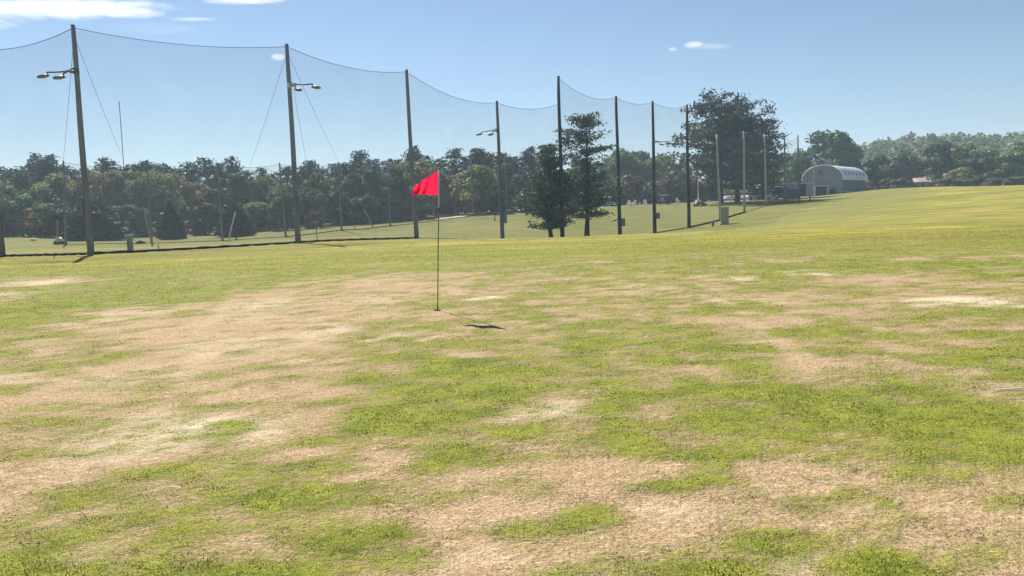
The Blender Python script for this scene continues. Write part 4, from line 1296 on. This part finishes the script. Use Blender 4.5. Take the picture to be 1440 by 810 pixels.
# darker translucent sheets low on the right slope, with bright ribs between
for j in range(6):
    mb = MB(); y0 = 2.0 + j * 3.1; y1 = y0 + 1.5
    seg = range(NA - 9, NA - 1)
    vs = []
    for i in list(seg):
        x, z = ro[i + 1]; nn = Vector((x / (Wb / 2) ** 2, 0, (z - Hw) / (Hr - Hw) ** 2)).normalized() * .02
        vs += [(x + nn.x, y0, z + nn.z), (x + nn.x, y1, z + nn.z)]
    m_ = len(list(seg))
    mb.add(vs, [(2 * i, 2 * i + 2, 2 * i + 3, 2 * i + 1) for i in range(m_ - 1)], False); mb.build('skylight', M['barn_stripe'], roof)
mb = MB()
mb.tube([(x, -.36, z) for x, z in ro], .09, 6); mb.build('verge_trim', M['barn_roof'], roof)
xd = -.3
mb = MB(); mb.box((xd + .1, -.05, 1.1), (2.5, .07, 2.2)); dd = mb.build('doorway', M['black'], barn)
mb = MB(); mb.box((xd + .1, -.08, 2.3), (2.8, .12, .16)); mb.box((xd - 1.25, -.08, 1.1), (.14, .12, 2.2)); mb.box((xd + 1.45, -.08, 1.1), (.14, .12, 2.2)); mb.build('door_frame', M['barn_roof'], dd)
mb = MB(); mb.box((xd - .1, -.05, 5.35), (1.05, .07, 1.1)); wd = mb.build('window', M['glassy'], barn)
mb = MB(); mb.box((xd - .1, -.08, 5.95), (1.25, .1, .1)); mb.box((xd - .1, -.08, 4.75), (1.25, .1, .1)); mb.box((xd - .68, -.08, 5.35), (.1, .1, 1.1)); mb.box((xd + .48, -.08, 5.35), (.1, .1, 1.1)); mb.build('window_frame', M['barn_face'], wd)
mb = MB(); mb.box((2.3, -.05, .85), (1.2, .07, 1.5)); mb.build('side_door', M['glassy'], barn)
mb = MB(); mb.box((xd, -.04, 2.75), (2.6, .05, .25)); mb.build('sign_board', M['barn_side'], barn)

# small gabled shed and dark range hut
B = P(1112, 281, 146); z = gz(B.x, 146)
shed = empty('gabled_shed', (B.x, 146, z), 'small gabled shed with pale grey roof, left of the arched barn', 'shed', rz=-.35)
M['shed_wall'] = simple('shed_wall', (.17, .16, .145), .8, .2, 2, stretch=(6, 6, .3))
M['shed_roof'] = simple('shed_roof', (.40, .38, .36), .7, .12, 3)
hw, hl, h1, h2 = 1.45, 1.3, 1.9, 2.65
mb = MB(); mb.add([(-hw, -hl, 0), (hw, -hl, 0), (hw, hl, 0), (-hw, hl, 0), (-hw, -hl, h1), (hw, -hl, h1), (hw, hl, h1), (-hw, hl, h1), (-hw, 0, h2), (hw, 0, h2)],
                  [(3, 2, 1, 0), (0, 1, 5, 4), (2, 3, 7, 6), (1, 2, 6, 9, 5), (3, 0, 4, 8, 7)]); mb.build('wall', M['shed_wall'], shed)
mb = MB()
for s_ in (-1, 1):
    mb.add([(-hw - .2, s_ * (hl + .25), h1 - .1), (hw + .2, s_ * (hl + .25), h1 - .1), (hw + .2, 0, h2 + .05), (-hw - .2, 0, h2 + .05), (-hw - .2, s_ * (hl + .25), h1), (hw + .2, s_ * (hl + .25), h1), (hw + .2, 0, h2 + .15), (-hw - .2, 0, h2 + .15)],
           [(0, 1, 2, 3), (4, 7, 6, 5), (0, 4, 5, 1), (1, 5, 6, 2), (3, 7, 4, 0)])
mb.build('roof', M['shed_roof'], shed)
mb = MB(); mb.box((.1, -hl - .02, .85), (.85, .05, 1.65)); d_ = mb.build('door', M['glassy'], shed)
mb = MB(); mb.box((.4, -hl - .06, .85), (.05, .04, .14)); mb.build('handle', M['pale_metal'], d_)
mb = MB()
for sx in (-hw, hw): mb.box((sx, -hl - .02, h1 / 2), (.12, .1, h1))
mb.build('corner_board', M['shed_roof'], shed)

B = P(1092, 278, 164); z = gz(B.x, 164)
hut = empty('range_hut', (B.x, 164, z), 'long low dark hut with flat roof and pale eaves behind the shed', 'hut', rz=-.12)
mb = MB(); mb.box((1.2, 2.5, 1.5), (10.4, 4.0, 3.0)); mb.build('wall', M['black'], hut)
mb = MB(); mb.box((1.8, 1.8, 3.12), (11.2, 6.0, .22), bev=.04); rf = mb.build('roof', M['pale_metal'], hut)
mb = MB(); mb.box((-1.6, -1.4, 2.55), (5.6, 1.6, .14), bev=.03); aw = mb.build('awning', M['white'], hut)
mb = MB()
for x in (-4.2, -1.6, 1.0): mb.tube([(x, -2.0, 0), (x, -2.0, 2.5)], .05, 6)
mb.build('awning_post', M['pale_metal'], aw)
mb = MB(); mb.box((2.2, 1.5, 3.42), (.5, .5, .36), bev=.05); mb.build('roof_vent', M['white'], rf)
mb = MB(); mb.box((2.5, .45, 1.3), (1.0, .06, 2.1)); mb.build('door', M['shed_wall'], hut)
# pink flowering shrub, hedge and a pale house seen among the trees
c, k = broadleaf_geo(501, 2.4, 2.8, 12, 900, .1, .16, (.34, .22, .19), .9)
B = P(1222, 266, 176)
place_one('flowering_shrub', c, k, trunk_mb(1.2, .05, .05, random.Random(9), limb_set(7, 2.4, 2.4, 6, .1)), 'leaf', (B.x, 176, gz(B.x, 176)), 'pinkish flowering shrub at the right end of the arched barn', 'shrub')
B = P(1296, 262, 196); z = gz(B.x, 196)
hs = empty('small_house', (B.x, 196, z), 'pale low house roof glimpsed between the trees beyond the right field', 'house', rz=.25)
mb = MB(); mb.box((0, 0, 1.0), (6.0, 4.4, 2.0)); mb.build('wall', M['tanbox'], hs)
mb = MB(); mb.add([(-3.3, -2.5, 1.95), (3.3, -2.5, 1.95), (3.3, 2.5, 1.95), (-3.3, 2.5, 1.95), (-2.6, 0, 3.1), (2.6, 0, 3.1)], [(3, 2, 1, 0), (0, 1, 5, 4), (1, 2, 5), (2, 3, 4, 5), (3, 0, 4)]); rf = mb.build('roof', simple('terracotta_pale', (.48, .36, .30), .8, .12, 2), hs)
mb = MB(); mb.box((1.5, .4, 3.0), (.5, .5, .9)); mb.build('chimney', M['concrete'], rf)
for x in (-1.8, 1.6):
    mb = MB(); mb.box((x, -2.21, 1.1), (.9, .06, .9)); mb.build('window', M['glassy'], hs)

# ------------------------------------------------------------------ air
lowest = float(GZ.min())
mb = MB(); mb.box((0, 700, (lowest - 1.5 + 75) / 2), (3600, 2400, 75 - lowest + 1.5))
hm, nt = new_mat('haze_air'); g = NT(nt)
v = g.n('ShaderNodeVolumePrincipled'); v.inputs['Color'].default_value = (.60, .78, 1.0, 1); v.inputs['Density'].default_value = .0005; v.inputs['Anisotropy'].default_value = .25
o = g.n('ShaderNodeOutputMaterial'); g.l(v.outputs[0], o.inputs['Volume'])
hz = mb.build('haze', hm); tag(hz, kind='stuff')

# ------------------------------------------------------------------ sky, sun
SUN_EL, SUN_AZ = R(45), R(-26)                             # azimuth from +Y towards +X
w = bpy.data.worlds.new('World'); SC.world = w; w.use_nodes = True
nt = w.node_tree
for n_ in list(nt.nodes): nt.nodes.remove(n_)
g = NT(nt)
sky = g.n('ShaderNodeTexSky', sky_type='NISHITA'); sky.sun_disc = False
sky.sun_elevation = SUN_EL; sky.sun_rotation = SUN_AZ; sky.altitude = 50; sky.air_density = 1.0; sky.dust_density = .1; sky.ozone_density = 3.2
tc = g.n('ShaderNodeTexCoord'); sx = g.n('ShaderNodeSeparateXYZ'); g.l(tc.outputs['Generated'], sx.inputs[0])
az = g.math('ARCTAN2', sx.outputs[0], sx.outputs[1]); el = g.math('ARCSINE', sx.outputs[2])
cv = g.n('ShaderNodeCombineXYZ'); g.l(az, cv.inputs[0]); g.l(g.math('MULTIPLY', el, 4.5), cv.inputs[1])
nz = g.noise(cv.outputs[0], 9, 7, .6); nz2 = g.noise(cv.outputs[0], 38, 5, .6)
total = None
for px, py, rx, ry, k in [(70, 11, 175, 15, 1.0), (175, 16, 70, 9, .9), (345, -1, 62, 8, .8), (268, 27, 34, 3, .45), (391, 80, 10, 5, .8), (975, 63, 15, 6, .75), (946, 69.5, 7, 3, .5), (-120, 20, 160, 30, .8), (1000, 66, 30, 5, .25), (215, 40, 60, 8, .1)]:
    c0 = ray(px, py).normalized(); c1 = ray(px + rx, py).normalized(); c2 = ray(px, py - ry).normalized()
    a0, e0 = math.atan2(c0.x, c0.y), math.asin(c0.z)
    ra = abs(math.atan2(c1.x, c1.y) - a0); re = abs(math.asin(c2.z) - e0)
    tl = (math.asin(c1.z) - e0) / (math.atan2(c1.x, c1.y) - a0)     # follow the tilt of the frame
    da = g.math('SUBTRACT', az, a0); de = g.math('SUBTRACT', g.math('SUBTRACT', el, e0), g.math('MULTIPLY', da, tl))
    qd = g.math('ADD', g.math('POWER', g.math('ABSOLUTE', g.math('DIVIDE', da, ra)), 2), g.math('POWER', g.math('ABSOLUTE', g.math('DIVIDE', de, re)), 2))
    qd = g.math('ADD', qd, g.math('ADD', g.math('MULTIPLY', g.math('SUBTRACT', nz, .5), 2.8), g.math('MULTIPLY', g.math('SUBTRACT', nz2, .5), 1.5)))
    mk = g.math('MULTIPLY', g.ramp(qd, 1.3, -.15), k)
    total = mk if total is None else g.math('MAXIMUM', total, mk)
SKY_STRENGTH = .050
cc = g.mix(total, sky.outputs[0], (11.5, 11.7, 12.3))
bg = g.n('ShaderNodeBackground'); g.l(cc, bg.inputs[0]); bg.inputs[1].default_value = SKY_STRENGTH
ow = g.n('ShaderNodeOutputWorld'); g.l(bg.outputs[0], ow.inputs[0])
sd = bpy.data.lights.new('sun', 'SUN'); sd.energy = 5.0; sd.angle = R(.53); sd.color = (1, .955, .88)
so = link(bpy.data.objects.new('sun', sd))
tos = Vector((math.sin(SUN_AZ) * math.cos(SUN_EL), math.cos(SUN_AZ) * math.cos(SUN_EL), math.sin(SUN_EL)))
so.rotation_euler = (-tos).to_track_quat('-Z', 'Y').to_euler(); so.location = tos * 100

vs_ = SC.view_settings
vs_.view_transform = 'Standard'; vs_.look = 'None'; vs_.exposure = 0.94; vs_.gamma = 1; vs_.use_curve_mapping = False
SC.cycles.transparent_max_bounces = 24
SC.cycles.max_bounces = 8
SC.cycles.volume_bounces = 1
SC.cycles.use_denoising = True
